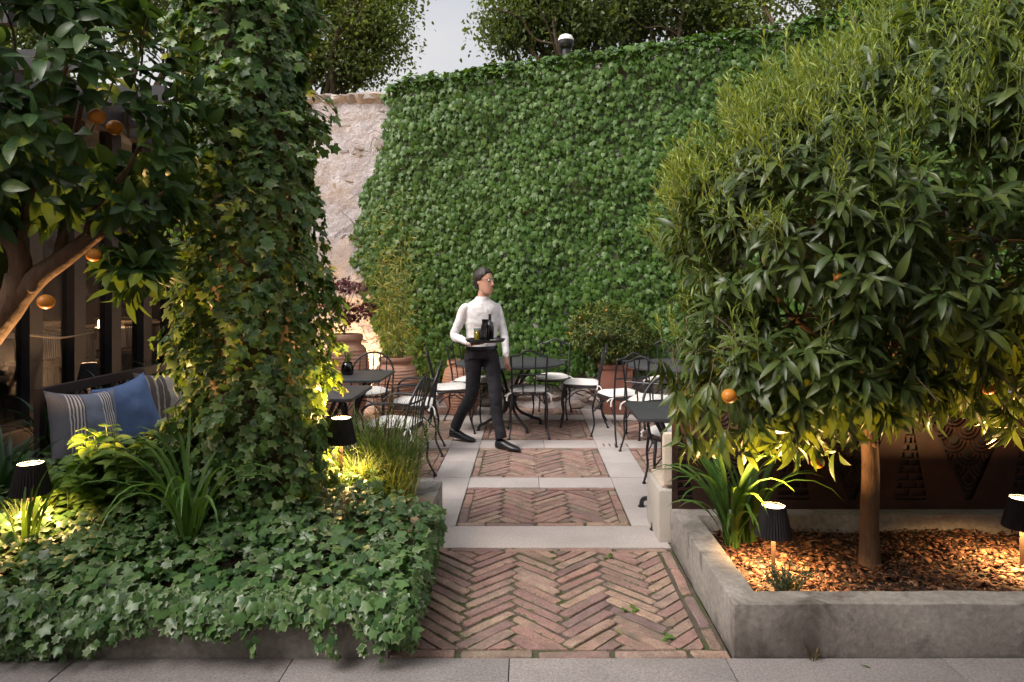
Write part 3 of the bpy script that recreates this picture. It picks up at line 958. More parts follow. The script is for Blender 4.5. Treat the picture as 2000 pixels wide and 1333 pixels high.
for k in range(14):       # rounded weathered coping
    x = -3.4 + k * 0.125 + random.uniform(-0.03, 0.03)
    if x > -1.80: break
    o = put('stone', random.choice(ROCKS), wroot, (x, wall_y(x) + 0.16, wall_top(x) - 0.05)); o.scale = (random.uniform(0.12, 0.2), 0.26, random.uniform(0.08, 0.12))
stone(-1.95, 3.47, 0.10, 0.09, -0.06)     # the stub that sticks out by the ivy
for k in range(70):      # foot of the wall, below the ivy
    stone(random.uniform(-1.9, 2.6), random.uniform(0.03, 0.36), random.uniform(0.08, 0.17), random.uniform(0.05, 0.1), random.uniform(0.0, 0.035))

# ivy on the wall
def ivy_left(z):
    zz = [0.0, 0.35, 0.88, 1.29, 1.71, 2.19, 2.54, 2.95, 3.37, 4.3, 6]
    xx = [-1.2, -1.75, -2.02, -2.17, -2.28, -2.36, -2.28, -2.14, -1.97, -1.86, -1.86]
    return np.interp(z, zz, xx)
iv = thing('climbing_ivy', 'dense green ivy sheet covering the high garden wall', 'ivy', (0, 9.0, 0))
n = 40000
X = rng.uniform(-2.45, 6.6, n); Zr = rng.uniform(0.0, 1.0, n)
topz = np.array([wall_top(x) for x in X]) + 0.06
Zv = Zr * topz
low = np.array([0.30 + 0.22 * fbm(x, 0, 4, 1.1) for x in X])
ok = (X > ivy_left(Zv) + np.array([0.10 * fbm(0, 1, z, 3.0) for z in Zv])) & (Zv > low)
X, Zv, topz = X[ok], Zv[ok], topz[ok]
dep = np.array([0.13 + 0.09 * fbm(x, 1.0, z, 1.2, 3) + 0.04 * fbm(x, 7.0, z, 4.5, 2) for x, z in zip(X, Zv)])
edge_ = np.clip((X - ivy_left(Zv)) / 0.3, 0.25, 1)
dep = np.maximum(0.03, dep * edge_)
layer = rng.uniform(0.35, 1.0, len(X))
Y = np.array([wall_y(x) for x in X]) - 0.06 - dep * layer
m_ = len(X)
upz = np.clip(1 - (topz - Zv) / 0.28, 0, 1)
nor = np.stack([rng.normal(0, 0.24, m_), -0.95 + 0.45 * upz + rng.normal(0, 0.18, m_), 0.45 + 0.8 * upz + rng.normal(0, 0.25, m_)], 1)
tip = np.stack([rng.normal(0, 0.3, m_), -0.32 - 0.1 * upz + rng.normal(0, 0.15, m_), -0.85 + 0.6 * upz + rng.normal(0, 0.18, m_)], 1)
S1 = rng.uniform(0.055, 0.105, m_)
P1 = np.stack([X, Y, Zv + 0.04], 1)
# the top of the wall
k = 2600
X2 = rng.uniform(-1.85, 6.6, k)
Y2 = np.array([wall_y(x) for x in X2]) + rng.uniform(-0.22, 0.45, k)
Z2 = np.array([wall_top(x) + 0.06 + 0.06 * fbm(x, 4, 4, 2.5) for x in X2]) + rng.uniform(-0.08, 0.05, k)
az = rng.uniform(0, 2 * PI, k)
P2 = np.stack([X2, Y2, Z2], 1)
tip2 = np.stack([np.cos(az), np.sin(az) - 0.5, rng.uniform(-0.6, 0.3, k)], 1)
nor2 = np.stack([rng.normal(0, 0.4, k), rng.normal(-0.3, 0.4, k), np.ones(k)], 1)
P = np.concatenate([P1, P2]); TT = np.concatenate([tip, tip2]); NN = np.concatenate([nor, nor2]); SS = np.concatenate([S1, rng.uniform(0.08, 0.13, k)])
bon = np.concatenate([np.where(layer > 0.86, 1.0, 0.0), np.zeros(k)])
# leaves behind the right-hand tree do not show
bon *= (P[:, 0] < 1.9)
foliage(iv, T_IVY3, P, TT, NN, SS, M['ivy_wall'], 300, bon)
# a few runners reaching over the bare stone
for s_ in range(10):
    z0 = random.uniform(0.8, 3.6); x0 = float(ivy_left(z0)) + 0.1
    pts = [(x0 - 0.09 * i + random.uniform(-0.02, 0.02), wall_y(x0) - 0.07 - 9.0 if False else wall_y(x0) - 9.0 - (0.12 if z0 < 2.3 else 0.05), z0 + 0.05 * i * random.uniform(-0.5, 1)) for i in range(4)]
    MB().tube(spline(pts, 4), [0.006, 0.003], 5).build('stem', M['twig'], iv)

# ------------------------------------------------------------------ ivy-clad column
cx0, cy0 = -1.54, 3.82
def col_r(z):
    return np.interp(z, [0.2, 0.45, 0.9, 1.5, 2.3, 3.0, 4.2], [0.44, 0.42, 0.385, 0.355, 0.34, 0.33, 0.34])
col = thing('ivy_column', 'tall column wrapped in thick variegated ivy rising from the planter', 'ivy column', (cx0, cy0, 0.2))
q = MB(); q.lathe([(0.26, 0.0), (0.23, 0.8), (0.21, 2.0), (0.21, 4.1)], 20)
q.build('post', M['twig'], col)
n = 13500
z = rng.uniform(0.28, 4.2, n)
a = rng.uniform(0, 2 * PI, n)
lay = rng.uniform(0.55, 1.0, n) ** 0.7
bul = np.array([0.075 * fbm(math.cos(t) * 1.2, math.sin(t) * 1.2, zz, 1.7, 3) + 0.03 * fbm(math.cos(t), math.sin(t), zz + 9, 5, 2) for t, zz in zip(a, z)])
rad = (col_r(z) + bul * 1.4) * (0.72 + 0.28 * lay)
lean = 0.03 * np.sin(z * 1.7)
P = np.stack([cx0 + lean + rad * np.cos(a), cy0 + rad * np.sin(a), z], 1)
out = np.stack([np.cos(a), np.sin(a), np.zeros(n)], 1)
nor = out + rng.normal(0, 0.38, (n, 3)) + np.array([0, 0, 0.45])
tip = out * 0.35 + rng.normal(0, 0.42, (n, 3)) + np.array([0, 0, -0.75])
S = rng.uniform(0.035, 0.082, n) * np.where(rng.random(n) < 0.3, 0.65, 1.0)
# sprays that stand off the column
sp_p, sp_t, sp_n, sp_s = [], [], [], []
for k in range(95):
    zz = random.uniform(0.5, 3.6); t = random.uniform(PI * 0.95, PI * 2.05)
    r0 = float(col_r(zz)) * 0.95
    d = Vector((math.cos(t), math.sin(t), random.uniform(-0.2, 0.5))).normalized()
    p = Vector((cx0 + r0 * math.cos(t), cy0 + r0 * math.sin(t), zz))
    pts = [p.copy()]
    L_ = random.uniform(0.06, 0.19)
    for i in range(5):
        d = (d + Vector((random.uniform(-.2, .2), random.uniform(-.2, .2), -0.26))).normalized()
        p = p + d * (L_ / 5)
        pts.append(p.copy())
        for _ in range(2):
            sp_p.append(p + Vector((random.uniform(-.02, .02),) * 3)); sp_t.append((d + Vector((random.uniform(-1, 1), random.uniform(-1, 1), random.uniform(-0.9, 0.3)))))
            sp_n.append(Vector((d.x, d.y, 0.7)) + Vector((random.gauss(0, .4), random.gauss(0, .4), 0))); sp_s.append(random.uniform(0.035, 0.07))
    MB().tube([tuple(x - Vector((cx0, cy0, 0.2))) for x in pts], [0.004, 0.0015], 5).build('stem', M['twig'], col)
P = np.concatenate([P, np.array([tuple(x) for x in sp_p])]); tip = np.concatenate([tip, np.array([tuple(x) for x in sp_t])])
nor = np.concatenate([nor, np.array([tuple(x) for x in sp_n])]); S = np.concatenate([S, np.array(sp_s)])
bon = np.concatenate([np.where((lay > 0.86) & (P[:n, 1] < cy0 - 0.1) & (z > 0.55), 1.0, 0.0), np.full(len(sp_p), 0.6)])
foliage(col, T_IVY5, P, tip, nor, S, M['ivy_col'], 300, bon)

# ------------------------------------------------------------------ ivy over the left planter
bed = thing('ground_ivy', 'ground ivy carpeting the planter and spilling over its front edge', 'ivy', (-1.8, 3.2, 0.2))
n = 11000
X = rng.uniform(-4.4, -0.52, n); Y = rng.uniform(2.84, 4.35, n)
keep = rng.random(n) < np.clip(1.3 - (Y - 2.84) * 0.5, 0.45, 1)
keep &= ~((X > -0.86) & (Y > 3.95 - 0.3 * rng.random(n)))
keep &= ~((X > -0.62) & (Y < 2.92))
X, Y = X[keep], Y[keep]; n = len(X)
def leaf_h(x, y):
    t = min(1, max(0, (y - 2.95) / 0.8))
    return 0.25 + 0.14 * t * t * (3 - 2 * t) + 0.05 * fbm(x, y, 5.0, 2.1)
H = np.array([leaf_h(x, y) for x, y in zip(X, Y)]) - np.clip((2.98 - Y) / 0.14, 0, 1) * 0.035
H = H - np.clip((X + 1.15) / 0.6, 0, 1) ** 1.3 * 0.13 * np.clip((Y - 2.9) / 0.5, 0.3, 1)
Zc = H + rng.uniform(0.0, 0.09, n) + 0.05 * np.array([fbm(x, y, 8, 3.2) for x, y in zip(X, Y)])
az = rng.uniform(0, 2 * PI, n)
P = np.stack([X, Y, Zc], 1)
tip = np.stack([np.cos(az), np.sin(az) - 0.5, rng.uniform(-0.55, 0.15, n)], 1)
nor = np.stack([rng.normal(0.05, 0.5, n), rng.normal(-0.35, 0.5, n), np.ones(n)], 1)
S = rng.uniform(0.03, 0.074, n)
# curtain over the front edge
k = 5600
X2 = rng.uniform(-4.4, -0.47, k)
def hang(x):
    h = 0.20 + 0.09 * fbm(x, 2, 2, 2.6, 3)
    if x < -1.5: h -= min(0.15, (-1.5 - x) * 0.7)
    if x > -0.75: h -= min(0.1, (x + 0.75) * 0.5)
    return max(0.012, h)
zl = np.array([hang(x) for x in X2])
Z2 = zl + (0.30 - zl) * rng.random(k) ** 0.75
bulge = 0.02 + (0.075 + 0.06 * np.array([fbm(x, 6, 1, 1.6, 2) for x in X2])) * np.sin(np.clip((Z2 - 0.02) / 0.30, 0, 1) * PI * 0.8) + 0.03 * np.array([fbm(x, 1, z, 4) for x, z in zip(X2, Z2)])
Y2 = 2.862 - np.maximum(0.012, bulge * rng.uniform(0.4, 1, k))
P2 = np.stack([X2, Y2, Z2], 1)
tip2 = np.stack([rng.normal(0, 0.5, k), rng.normal(-0.35, 0.2, k), rng.normal(-0.8, 0.3, k)], 1)
nor2 = np.stack([rng.normal(0, 0.35, k), np.full(k, -0.85), rng.normal(0.6, 0.3, k)], 1)
S2 = rng.uniform(0.03, 0.07, k)
# curtain over the side by the path
k3 = 1700
Y3 = 2.86 + 1.1 * rng.random(k3) ** 1.5
zl = np.array([0.09 + 0.12 * abs(fbm(5, y, 2, 2.0, 2)) + max(0, (y - 3.2) * 0.15) for y in Y3])
Z3 = zl + (0.265 - zl) * rng.random(k3) ** 0.7
b3 = 0.02 + 0.085 * np.sin(np.clip((Z3 - 0.02) / 0.3, 0, 1) * PI * 0.75) * np.clip((4.4 - Y3) / 0.6, 0.2, 1)
X3 = -0.583 + np.maximum(0.012, b3 * rng.uniform(0.3, 1, k3))
P3 = np.stack([X3, Y3, Z3], 1)
tip3 = np.stack([rng.normal(0.4, 0.25, k3), rng.normal(-0.2, 0.5, k3), rng.normal(-0.75, 0.3, k3)], 1)
nor3 = np.stack([np.full(k3, 0.75), rng.normal(-0.35, 0.35, k3), rng.normal(0.65, 0.3, k3)], 1)
S3 = rng.uniform(0.03, 0.066, k3)
foliage(bed, T_IVY5, np.concatenate([P, P2, P3]), np.concatenate([tip, tip2, tip3]), np.concatenate([nor, nor2, nor3]), np.concatenate([S, S2, S3]), M['ivy_bed'], 300,
        np.concatenate([np.where(Zc - H > 0.055, 1.0, 0.1), np.where(bulge > 0.06, 1.0, 0.3), np.full(k3, 0.7)]))
sp_, st_, sn_, ss_ = [], [], [], []
for k in range(46):
    side = k % 4 == 0
    x0 = random.uniform(-3.4, -0.6); y0 = random.uniform(2.9, 3.6); L_ = random.uniform(0.05, 0.19)
    z0 = 0.235
    pts = []
    for i in range(7):
        t = i / 6; o_ = 0.03 + 0.06 * math.sin(t * 2.2)
        p = np.array([-0.583 + o_ + 0.02, y0 + random.uniform(-.012, .012), z0 - L_ * t]) if side else np.array([x0 + random.uniform(-.012, .012) + 0.03 * t, 2.862 - o_ - 0.02, z0 - L_ * t])
        p[2] = max(p[2], 0.02); pts.append(p)
        for _ in range(2):
            d = np.array([random.gauss(0, .6), random.gauss(0, .6), -.7]); out_ = np.array([1.0, -.3, .5]) if side else np.array([0.1, -1.0, .5])
            sp_.append(p + out_ * .008); st_.append(d + out_ * .3); sn_.append(out_ + rng.normal(0, .4, 3)); ss_.append(random.uniform(.025, .062) * (1.1 - .4 * t))
    MB().tube([p - np.array(bed.location) for p in pts], [.0028, .0012], 4).build('stem', M['green_stem'], bed)
foliage(bed, T_IVY5, np.array(sp_), np.array(st_), np.array(sn_), np.array(ss_), M['ivy_bed'], 0, part='trailing_leaves')
for k in range(9):       # loose trailing runners
    x = random.uniform(-2.4, -0.7)
    pts = [(x + 1.8 + 0.02 * i * random.uniform(-1, 1), 2.84 - 3.2 - 0.012 * i, 0.05 - 0.035 * i) for i in range(5)]
    MB().tube(spline(pts, 3), [0.003, 0.0015], 5).build('stem', M['green_stem'], bed)

# ------------------------------------------------------------------ citrus trees
def shoots(pts, axes, n_leaf, size, droop, spread=(0.7, 1.1)):
    P, T, N_, S = [], [], [], []
    for p, ax in zip(pts, axes):
        ax = unit(ax)
        ref = np.array([1.0, 0, 0]) if abs(ax[0]) < 0.8 else np.array([0, 1.0, 0])
        u = unit(np.cross(ax, ref)); v = np.cross(ax, u)
        k = random.randint(*n_leaf)
        a0 = random.uniform(0, 2 * PI)
        for i in range(k):
            a = a0 + i * 2.4 + random.uniform(-0.25, 0.25)
            rd = math.cos(a) * u + math.sin(a) * v
            al = random.uniform(*spread) - 0.35 * i / k
            d = ax * math.cos(al) + rd * math.sin(al) + np.array([0, 0, -droop * random.uniform(0.5, 1.3)])
            P.append(p - ax * 0.045 * (1 - i / k) * 1.6 + rd * 0.006)
            T.append(d); N_.append(ax * 1.0 + np.array([0, 0, 0.55]) - rd * 0.2 + rng.normal(0, 0.22, 3))
            S.append(random.uniform(*size))
    return np.array(P), np.array(T), np.array(N_), np.array(S)

def blob_sample(blobs, n, shell=0.72, inner=0.2):
    P, A, Fv = [], [], []
    vol = np.array([b[1][0] * b[1][1] * b[1][2] for b in blobs]); pr = vol ** 0.7; pr /= pr.sum()
    while len(P) < n:
        b = blobs[rng.choice(len(blobs), p=pr)]
        d = rnd_dirs(1)[0]
        r = rng.uniform(shell, 1.0) if rng.random() > inner else rng.uniform(0.35, shell)
        p = np.array(b[0]) + d * np.array(b[1]) * r
        bad = False
        for o in blobs:
            if o is b: continue
            if (((p - np.array(o[0])) / np.array(o[1])) ** 2).sum() < 0.62: bad = True; break
        if bad: continue
        g = fbm(p[0], p[1], p[2], 1.9, 2)
        if g < -0.28: continue
        P.append(p); A.append(d / np.array(b[1]) * min(b[1]))
        Fv.append(r)
    return np.array(P), unit(np.array(A)), np.array(Fv)

def limb(root, a, b, r0, r1, wob=0.05, name='branch', m='bark', seg=8, n=4):
    a, b = np.array(a, float), np.array(b, float)
    L_ = np.linalg.norm(b - a)
    pts = [a] + [a + (b - a) * i / n + rng.normal(0, wob * L_, 3) for i in range(1, n)] + [b]
    rl = np.array(root.location)
    q = MB(); q.tube([p - rl for p in spline(pts, 4)], [r0, r1], seg)
    q.build(name, M[m], root)
    return pts

def fruit(root, p, r):
    q = MB(); q.ball((0, 0, 0), r, 18, 12, (1, 1, 0.94))
    o = q.build('orange', M['orange'], root, loc=Vector(p) - root.location)
    MB().lathe([(0.006, r * 0.92), (0.004, r * 0.97)], 6).build('stem_button', M['green_stem'], o)

# right-hand tree
TB = (1.752, 3.49, 0.10)
tr = thing('orange_tree', 'bushy orange tree with pale young shoots standing in bark chips', 'tree', TB)
trunk = [(1.752, 3.49, 0.08), (1.748, 3.49, 0.35), (1.752, 3.485, 0.62), (1.742, 3.49, 0.82), (1.715, 3.49, 0.98), (1.70, 3.50, 1.08)]
q = MB(); q.tube([Vector(p) - Vector(TB) for p in spline(trunk, 5)], [0.056, 0.047, 0.044, 0.041, 0.043, 0.046, 0.036], 14)
q.build('trunk', M['bark'], tr)
kn = MB().ball((0, 0, 0), 0.017, 10, 6, (1, 0.6, 1)).build('knot', M['bark'], tr, loc=(0.005, -0.043, 0.66))
blobs = [((1.82, 3.50, 1.84), (1.10, 0.86, 0.83)), ((2.30, 3.45, 2.42), (0.86, 0.80, 0.72)), ((1.42, 3.50, 1.20), (0.68, 0.62, 0.40)), ((2.75, 3.5, 1.50), (0.85, 0.75, 0.58)), ((1.38, 3.55, 2.05), (0.52, 0.55, 0.42))]
P, A, Fr = blob_sample(blobs, 2350, 0.74, 0.22)
ax = A * 0.75 + np.array([0, 0, 0.5])
lp, lt, ln, ls = shoots(P, ax, (6, 9), (0.08, 0.148), 0.62)
foliage(tr, T_CIT, lp, lt, ln, ls, M['citrus'], 300, np.repeat(1.0, len(lp)))
# young shoots over the top and the left flank
Pn, An, Fn = [], [], []
for p, d, f in zip(P, A, Fr):
    if f < 0.82: continue
    wgt = max(0, d[2]) * 0.9 + max(0, -d[0]) * 0.55 + (0.4 if p[2] > 2.1 else 0) + (0.1 if p[2] > 1.75 else -.35)
    if random.random() < wgt:
        for _ in range(2 if random.random() < .7 else 3):
            Pn.append(p + d * 0.06 + rng.normal(0, 0.045, 3)); An.append(d * 0.35 + np.array([-0.1, 0, 0.95]) + rng.normal(0, 0.18, 3))
Pn = np.array(Pn); An = unit(np.array(An))
yp, yt, yn, ys = [], [], [], []
for p, a_ in zip(Pn, An):
    L_ = random.uniform(0.07, 0.17)
    for i in range(random.randint(9, 13)):
        t = i / 10
        ang = i * 2.4
        ref = unit(np.cross(a_, np.array([0.3, 1, 0.1])));v_ = np.cross(a_, ref)
        rd = math.cos(ang) * ref + math.sin(ang) * v_
        yp.append(p + a_ * L_ * t); yt.append(a_ * 0.9 + rd * random.uniform(0.25, 0.95) + rng.normal(0, .12, 3)); yn.append(rd * -1.0 + a_ * 0.5); ys.append(random.uniform(0.028, 0.066))
    
foliage(tr, T_YOUNG, np.array(yp), np.array(yt), np.array(yn), np.array(ys), M['citrus_young'], 0, part='young_shoots')
stq = MB()
for p, a_ in zip(Pn, An):
    stq.tube([p - a_ * 0.06 - np.array(TB), p + a_ * 0.1 - np.array(TB)], [0.0022, 0.001], 4, cap=False)
tag(stq.build('shoot_stems', M['green_stem'], tr), kind='stuff')
top = np.array([1.70, 3.50, 1.05])
for k in range(9):
    a_ = 2 * PI * k / 9 + 0.3
    e = np.array([1.85 + 0.62 * math.cos(a_), 3.5 + 0.5 * math.sin(a_), random.uniform(1.15, 2.1)])
    pts = limb(tr, top + rng.normal(0, 0.015, 3), e, 0.024, 0.010, 0.07)
    for j in range(4):
        s_ = pts[random.randint(2, len(pts) - 1)]
        e2 = s_ + rng.normal(0, 0.28, 3) + np.array([0, 0, 0.1])
        limb(tr, s_, e2, 0.009, 0.003, 0.06, 'branch', 'twig', 5, 3)
for k in range(60):
    p = P[random.randrange(len(P))]; c_ = np.array([1.85, 3.5, 1.7])
    limb(tr, p + (c_ - p) * 0.45, p, 0.005, 0.002, 0.06, 'twig', 'twig', 4, 2)
for (a_, b_, D_, r_) in [(1424, 774, 3.05, 0.034), (1489, 803, 3.2, 0.030), (1546, 797, 3.25, 0.031), (1597, 903, 3.3, 0.031), (1606, 872, 3.4, 0.028), (1636, 545, 3.0, 0.03), (1420, 720, 3.4, 0.03), (1930, 760, 3.3, 0.03)]:
    fruit(tr, at(a_, b_, D_), r_)
# low hanging sprays round the fruit
hp = np.array([tuple(at(*u)) for u in [(1585, 880, 3.3), (1610, 880, 3.35), (1450, 800, 3.15), (1500, 800, 3.2), (1350, 790, 3.3), (1330, 830, 3.35), (1390, 820, 3.2), (1545, 850, 3.2), (1440, 760, 3.1), (1380, 770, 3.2), (1530, 870, 3.3),
                                      (1850, 800, 3.2), (1900, 790, 3.25), (1960, 800, 3.2), (1790, 770, 3.1), (1320, 760, 3.45), (1300, 720, 3.5), (1980, 830, 3.4), (1420, 850, 3.4), (1480, 850, 3.4), (1360, 850, 3.45), (1335, 800, 3.5)]])
ex_ = [(random.uniform(1310, 1600), random.uniform(770, 890), random.uniform(3.1, 3.6)) for _ in range(20)] + [(random.uniform(1760, 2000), random.uniform(760, 840), random.uniform(3.1, 3.6)) for _ in range(14)]
hp = np.concatenate([hp, np.array([tuple(at(*u)) for u in ex_])])
for p in hp:
    limb(tr, p + np.array([random.uniform(-.1, .15), .05, random.uniform(.2, .35)]), p, 0.004, 0.002, 0.08, 'twig', 'twig', 4, 3)
hl = shoots(hp, np.tile(np.array([0, -0.15, -0.45]), (len(hp), 1)) + rng.normal(0, 0.35, (len(hp), 3)), (6, 10), (0.08, 0.145), 0.7)
foliage(tr, T_CIT, hl[0], hl[1], hl[2] * np.array([1, 1, -1]), hl[3], M['citrus'], 0, part='hanging_sprays')

# left-hand tree, its trunk leaning in from outside the frame
TL = (-2.75, 2.95, 0.25)
tl = thing('orange_tree', 'orange tree leaning in with thick bare lamp-lit limbs and broad leaves', 'tree', TL)
def T3(px, py, D): return np.array(tuple(at(px, py, D)))
main = [np.array([-2.78, 2.95, 0.2]), T3(-150, 860, 2.97), T3(-50, 690, 3.0), T3(25, 590, 3.0), T3(40, 540, 3.0)]
q = MB(); q.tube([p - np.array(TL) for p in spline(main, 6)], [0.075, 0.07, 0.066, 0.06, 0.056], 14); q.build('trunk', M['bark'], tl)
def lim(pts, r, m='bark', seg=10):
    q = MB(); q.tube([p - np.array(TL) for p in spline(pts, 5)], r, seg); q.build('branch', M[m], tl)
lim([T3(15, 610, 3.0), T3(70, 545, 3.0), T3(125, 505, 3.02), T3(180, 462, 3.05)], [0.05, 0.046, 0.04, 0.034])
lim([T3(38, 560, 3.0), T3(40, 510, 2.98), T3(22, 470, 2.95), T3(-20, 440, 2.9)], [0.05, 0.042, 0.036])
lim([T3(172, 470, 3.05), T3(182, 420, 3.06), T3(215, 370, 3.08), T3(250, 330, 3.1), T3(280, 270, 3.1)], [0.026, 0.016, 0.012, 0.008])
lim([T3(182, 468, 3.05), T3(235, 435, 3.05), T3(270, 410, 3.05), T3(320, 375, 3.1)], [0.022, 0.014, 0.009, 0.006])
lim([T3(112, 510, 3.02), T3(130, 440, 3.05), T3(150, 370, 3.08), T3(145, 280, 3.1), T3(165, 180, 3.1)], [0.026, 0.02, 0.016, 0.01])
lim([T3(30, 480, 2.97), T3(60, 400, 2.95), T3(70, 300, 2.95), T3(60, 180, 2.95), T3(80, 80, 3.0)], [0.026, 0.018, 0.012, 0.007])
lim([T3(10, 460, 2.95), T3(-20, 380, 2.9), T3(10, 280, 2.85), T3(20, 160, 2.85)], [0.022, 0.014, 0.008])
lim([T3(60, 655, 3.0), T3(120, 660, 2.98), T3(180, 650, 2.97)], [0.006, 0.003], 'twig', 5)
for kx, ky in ((35, 575), (62, 560)):
    MB().ball((0, 0, 0), 0.024, 10, 7, (1, 0.6, 1.3)).build('knot', M['bark'], tl, loc=Vector(T3(kx, ky, 2.968)) - Vector(TL))
bl = [(T3(150, 160, 3.1), (0.50, 0.42, 0.44)), (T3(300, 180, 3.2), (0.26, 0.3, 0.36)), (T3(10, 250, 2.95), (0.42, 0.4, 0.5)), (T3(270, 330, 3.15), (0.26, 0.3, 0.34)), (T3(-120, 100, 2.9), (0.5, 0.45, 0.5)), (T3(275, 520, 3.15), (0.17, 0.2, 0.17)), (T3(60, 20, 3.0), (0.5, 0.4, 0.3))]
P, A, Fr = blob_sample(bl, 460, 0.6, 0.35)
d0 = unit(P - CAMP)
lp, lt, ln, ls = shoots(P, A * 0.7 + np.array([0, 0, 0.35]), (5, 7), (0.08, 0.145), 0.5)
foliage(tl, T_BROAD, lp, lt, ln, ls, M['citrus_left'], 300)
for k in range(45):
    i = random.randrange(len(P))
    near = min([T3(150, 330, 3.08), T3(60, 300, 2.95), T3(250, 340, 3.1), T3(0, 330, 2.9), T3(240, 430, 3.05)], key=lambda c: np.linalg.norm(c - P[i]))
    limb(tl, P[i] + (near - P[i]) * random.uniform(0.3, 0.8), P[i], 0.006, 0.0025, 0.06, 'twig', 'twig', 5, 3)
for (a_, b_, D_, r_) in [(190, 228, 2.95, 0.035), (183, 499, 2.95, 0.030), (90, 590, 2.9, 0.033), (225, 250, 3.15, 0.036), (345, 250, 3.3, 0.03)]:
    fruit(tl, at(a_, b_, D_), r_)

# ------------------------------------------------------------------ trees beyond the wall
def far_tree(label, base, blobs, m, n, size=(0.075, 0.15), trunk_r=0.2):
    t = thing('far_tree', label, 'tree', base)
    c0 = np.array(blobs[0][0])
    b = np.array(base, float)
    fork = b + (c0 - b) * 0.55; fork[0] = b[0] + 0.1
    limb(t, b, fork, trunk_r, trunk_r * 0.65, 0.02, 'trunk', 'twig', 10, 4)
    for bl_ in blobs:
        c = np.array(bl_[0])
        for j in range(3):
            e = c + rng.normal(0, 0.45, 3) * np.array(bl_[1])
            ps = limb(t, fork, e, trunk_r * 0.42, 0.025, 0.06, 'branch', 'twig', 6, 4)
            for u in range(2):
                limb(t, ps[2 + u], e + rng.normal(0, 0.4, 3) * np.array(bl_[1]), trunk_r * 0.16, 0.012, 0.07, 'branch', 'twig', 5, 3)
    # leaf clumps
    P, A, Fr = blob_sample(blobs, n // 26, 0.4, 0.3)
    k = 26
    PP = np.repeat(P, k, 0) + rng.normal(0, 1.0, (len(P) * k, 3)) * np.array([0.32, 0.32, 0.2])
    m_ = len(PP)
    foliage(t, T_SIMPLE, PP, rng.normal(0, 1, (m_, 3)) + np.array([0, 0, -0.3]), rng.normal(0, 0.6, (m_, 3)) + np.array([0, 0, 1.0]), rng.uniform(size[0], size[1], m_), M[m], 0, part='crown')
    return t
def w3(px, py, D): return tuple(at(px, py, D))
far_tree('leafy light green tree rising behind the bare stretch of wall', (-5.6, 17.0, 0), [(w3(600, -80, 17), (2.3, 2.2, 2.2)), (w3(720, 60, 17), (1.15, 1.2, 0.95)), (w3(690, 130, 17), (1.0, 0.9, 0.5)), (w3(620, 120, 17), (1.0, 0.9, 0.6)), (w3(760, -30, 17), (0.75, 0.8, 0.7))], 'tree_far', 36000)
far_tree('brownish green tree behind the restaurant roof', (-9.6, 16.0, 0), [(w3(250, -40, 16), (2.6, 2.2, 2.0)), (w3(420, 20, 16), (1.6, 1.6, 1.6)), (w3(60, 20, 16), (2.2, 2, 1.8))], 'tree_far2', 22000)
far_tree('feathery dark tree at the open gap of sky above the ivy', (0.9, 15.0, 0), [(w3(1060, -30, 15), (1.3, 1.4, 1.25)), (w3(1010, 55, 15), (0.7, 0.8, 0.6)), (w3(1130, 60, 15), (0.9, 1, 0.55))], 'tree_far2', 20000)
far_tree('dark tall tree above the middle of the ivy wall, thin stems showing', (3.2, 15.6, 0), [(w3(1290, -60, 15.6), (1.6, 1.5, 1.45)), (w3(1230, 30, 15.6), (0.9, 1, 0.6)), (w3(1370, 20, 15.6), (0.9, 1, 0.7))], 'tree_far2', 20000)
far_tree('dense rounded tree where the ivy wall climbs, beside the orange tree', (6.0, 15.0, 0), [(w3(1520, -60, 15), (1.7, 1.6, 1.5)), (w3(1600, 0, 15), (1.2, 1.2, 1.0)), (w3(1450, 20, 15), (0.9, 1, 0.7)), (w3(1800, -80, 15), (2.2, 1.8, 1.6))], 'tree_far', 20000)

# ------------------------------------------------------------------ garden lamps
def stake_lamp(x, y, z0, ztop, label, s=1.0, up=2.4, down=2.6):
    t = thing('stake_lamp', label, 'lamp', (x, y, z0), group='pleated stake lamps among the plants')
    h = ztop - z0
    hs_ = 0.15 * s
    q = MB(); q.tube([(0, 0, -0.06), (0, 0, h - hs_ * 0.5)], 0.011 * s, 8); q.build('stake', M['stake'], t)
    q = MB()
    q.lathe([(0.086 * s, h - hs_), (0.0875 * s, h - hs_ + 0.004), (0.0575 * s, h), (0.054 * s, h), (0.083 * s, h - hs_ + 0.004), (0.086 * s, h - hs_)], 72, cap0=False, cap1=False, pleat=0.03)
    q.build('lamp_shade', M['shade'], t, smooth=False)
    q = MB(); q.lathe([(0.0, h - 0.012 * s), (0.0525 * s, h - 0.010 * s)], 28, cap0=False, cap1=False); q.build('diffuser', M['glow'], t)
    for sg, e, zz, size in ((1, up, h - 0.004 * s, 0.098 * s), (-1, down, h - hs_ * 0.72, 0.13 * s)):
        l = bpy.data.lights.new('lamp_light', 'AREA'); l.shape = 'DISK'; l.size = size; l.energy = e * 2.3; l.color = (1.0, 0.56, 0.22)
        o = bpy.data.objects.new('lamp_light', l); COL.objects.link(o); o.parent = t; o.location = (0, 0, zz)
        o.rotation_euler = (PI if sg > 0 else 0, 0, 0)
    return t
stake_lamp(1.225, 3.40, 0.12, 0.468, 'pleated black stake lamp lit beside the strap-leaved lily in bark chips', up=3.8, down=3.4)
stake_lamp(2.50, 3.45, 0.12, 0.49, 'pleated black stake lamp lit in bark chips beyond the orange tree trunk', up=3.8, down=3.8)
stake_lamp(-1.105, 4.05, 0.30, 0.78, 'pleated black stake lamp glowing against the right flank of the ivy column', up=6.0, down=2.6)
stake_lamp(-2.445, 3.36, 0.30, 0.688, 'pleated black stake lamp under the leaning orange tree by the yellow-green shrub', up=9.0, down=1.5)
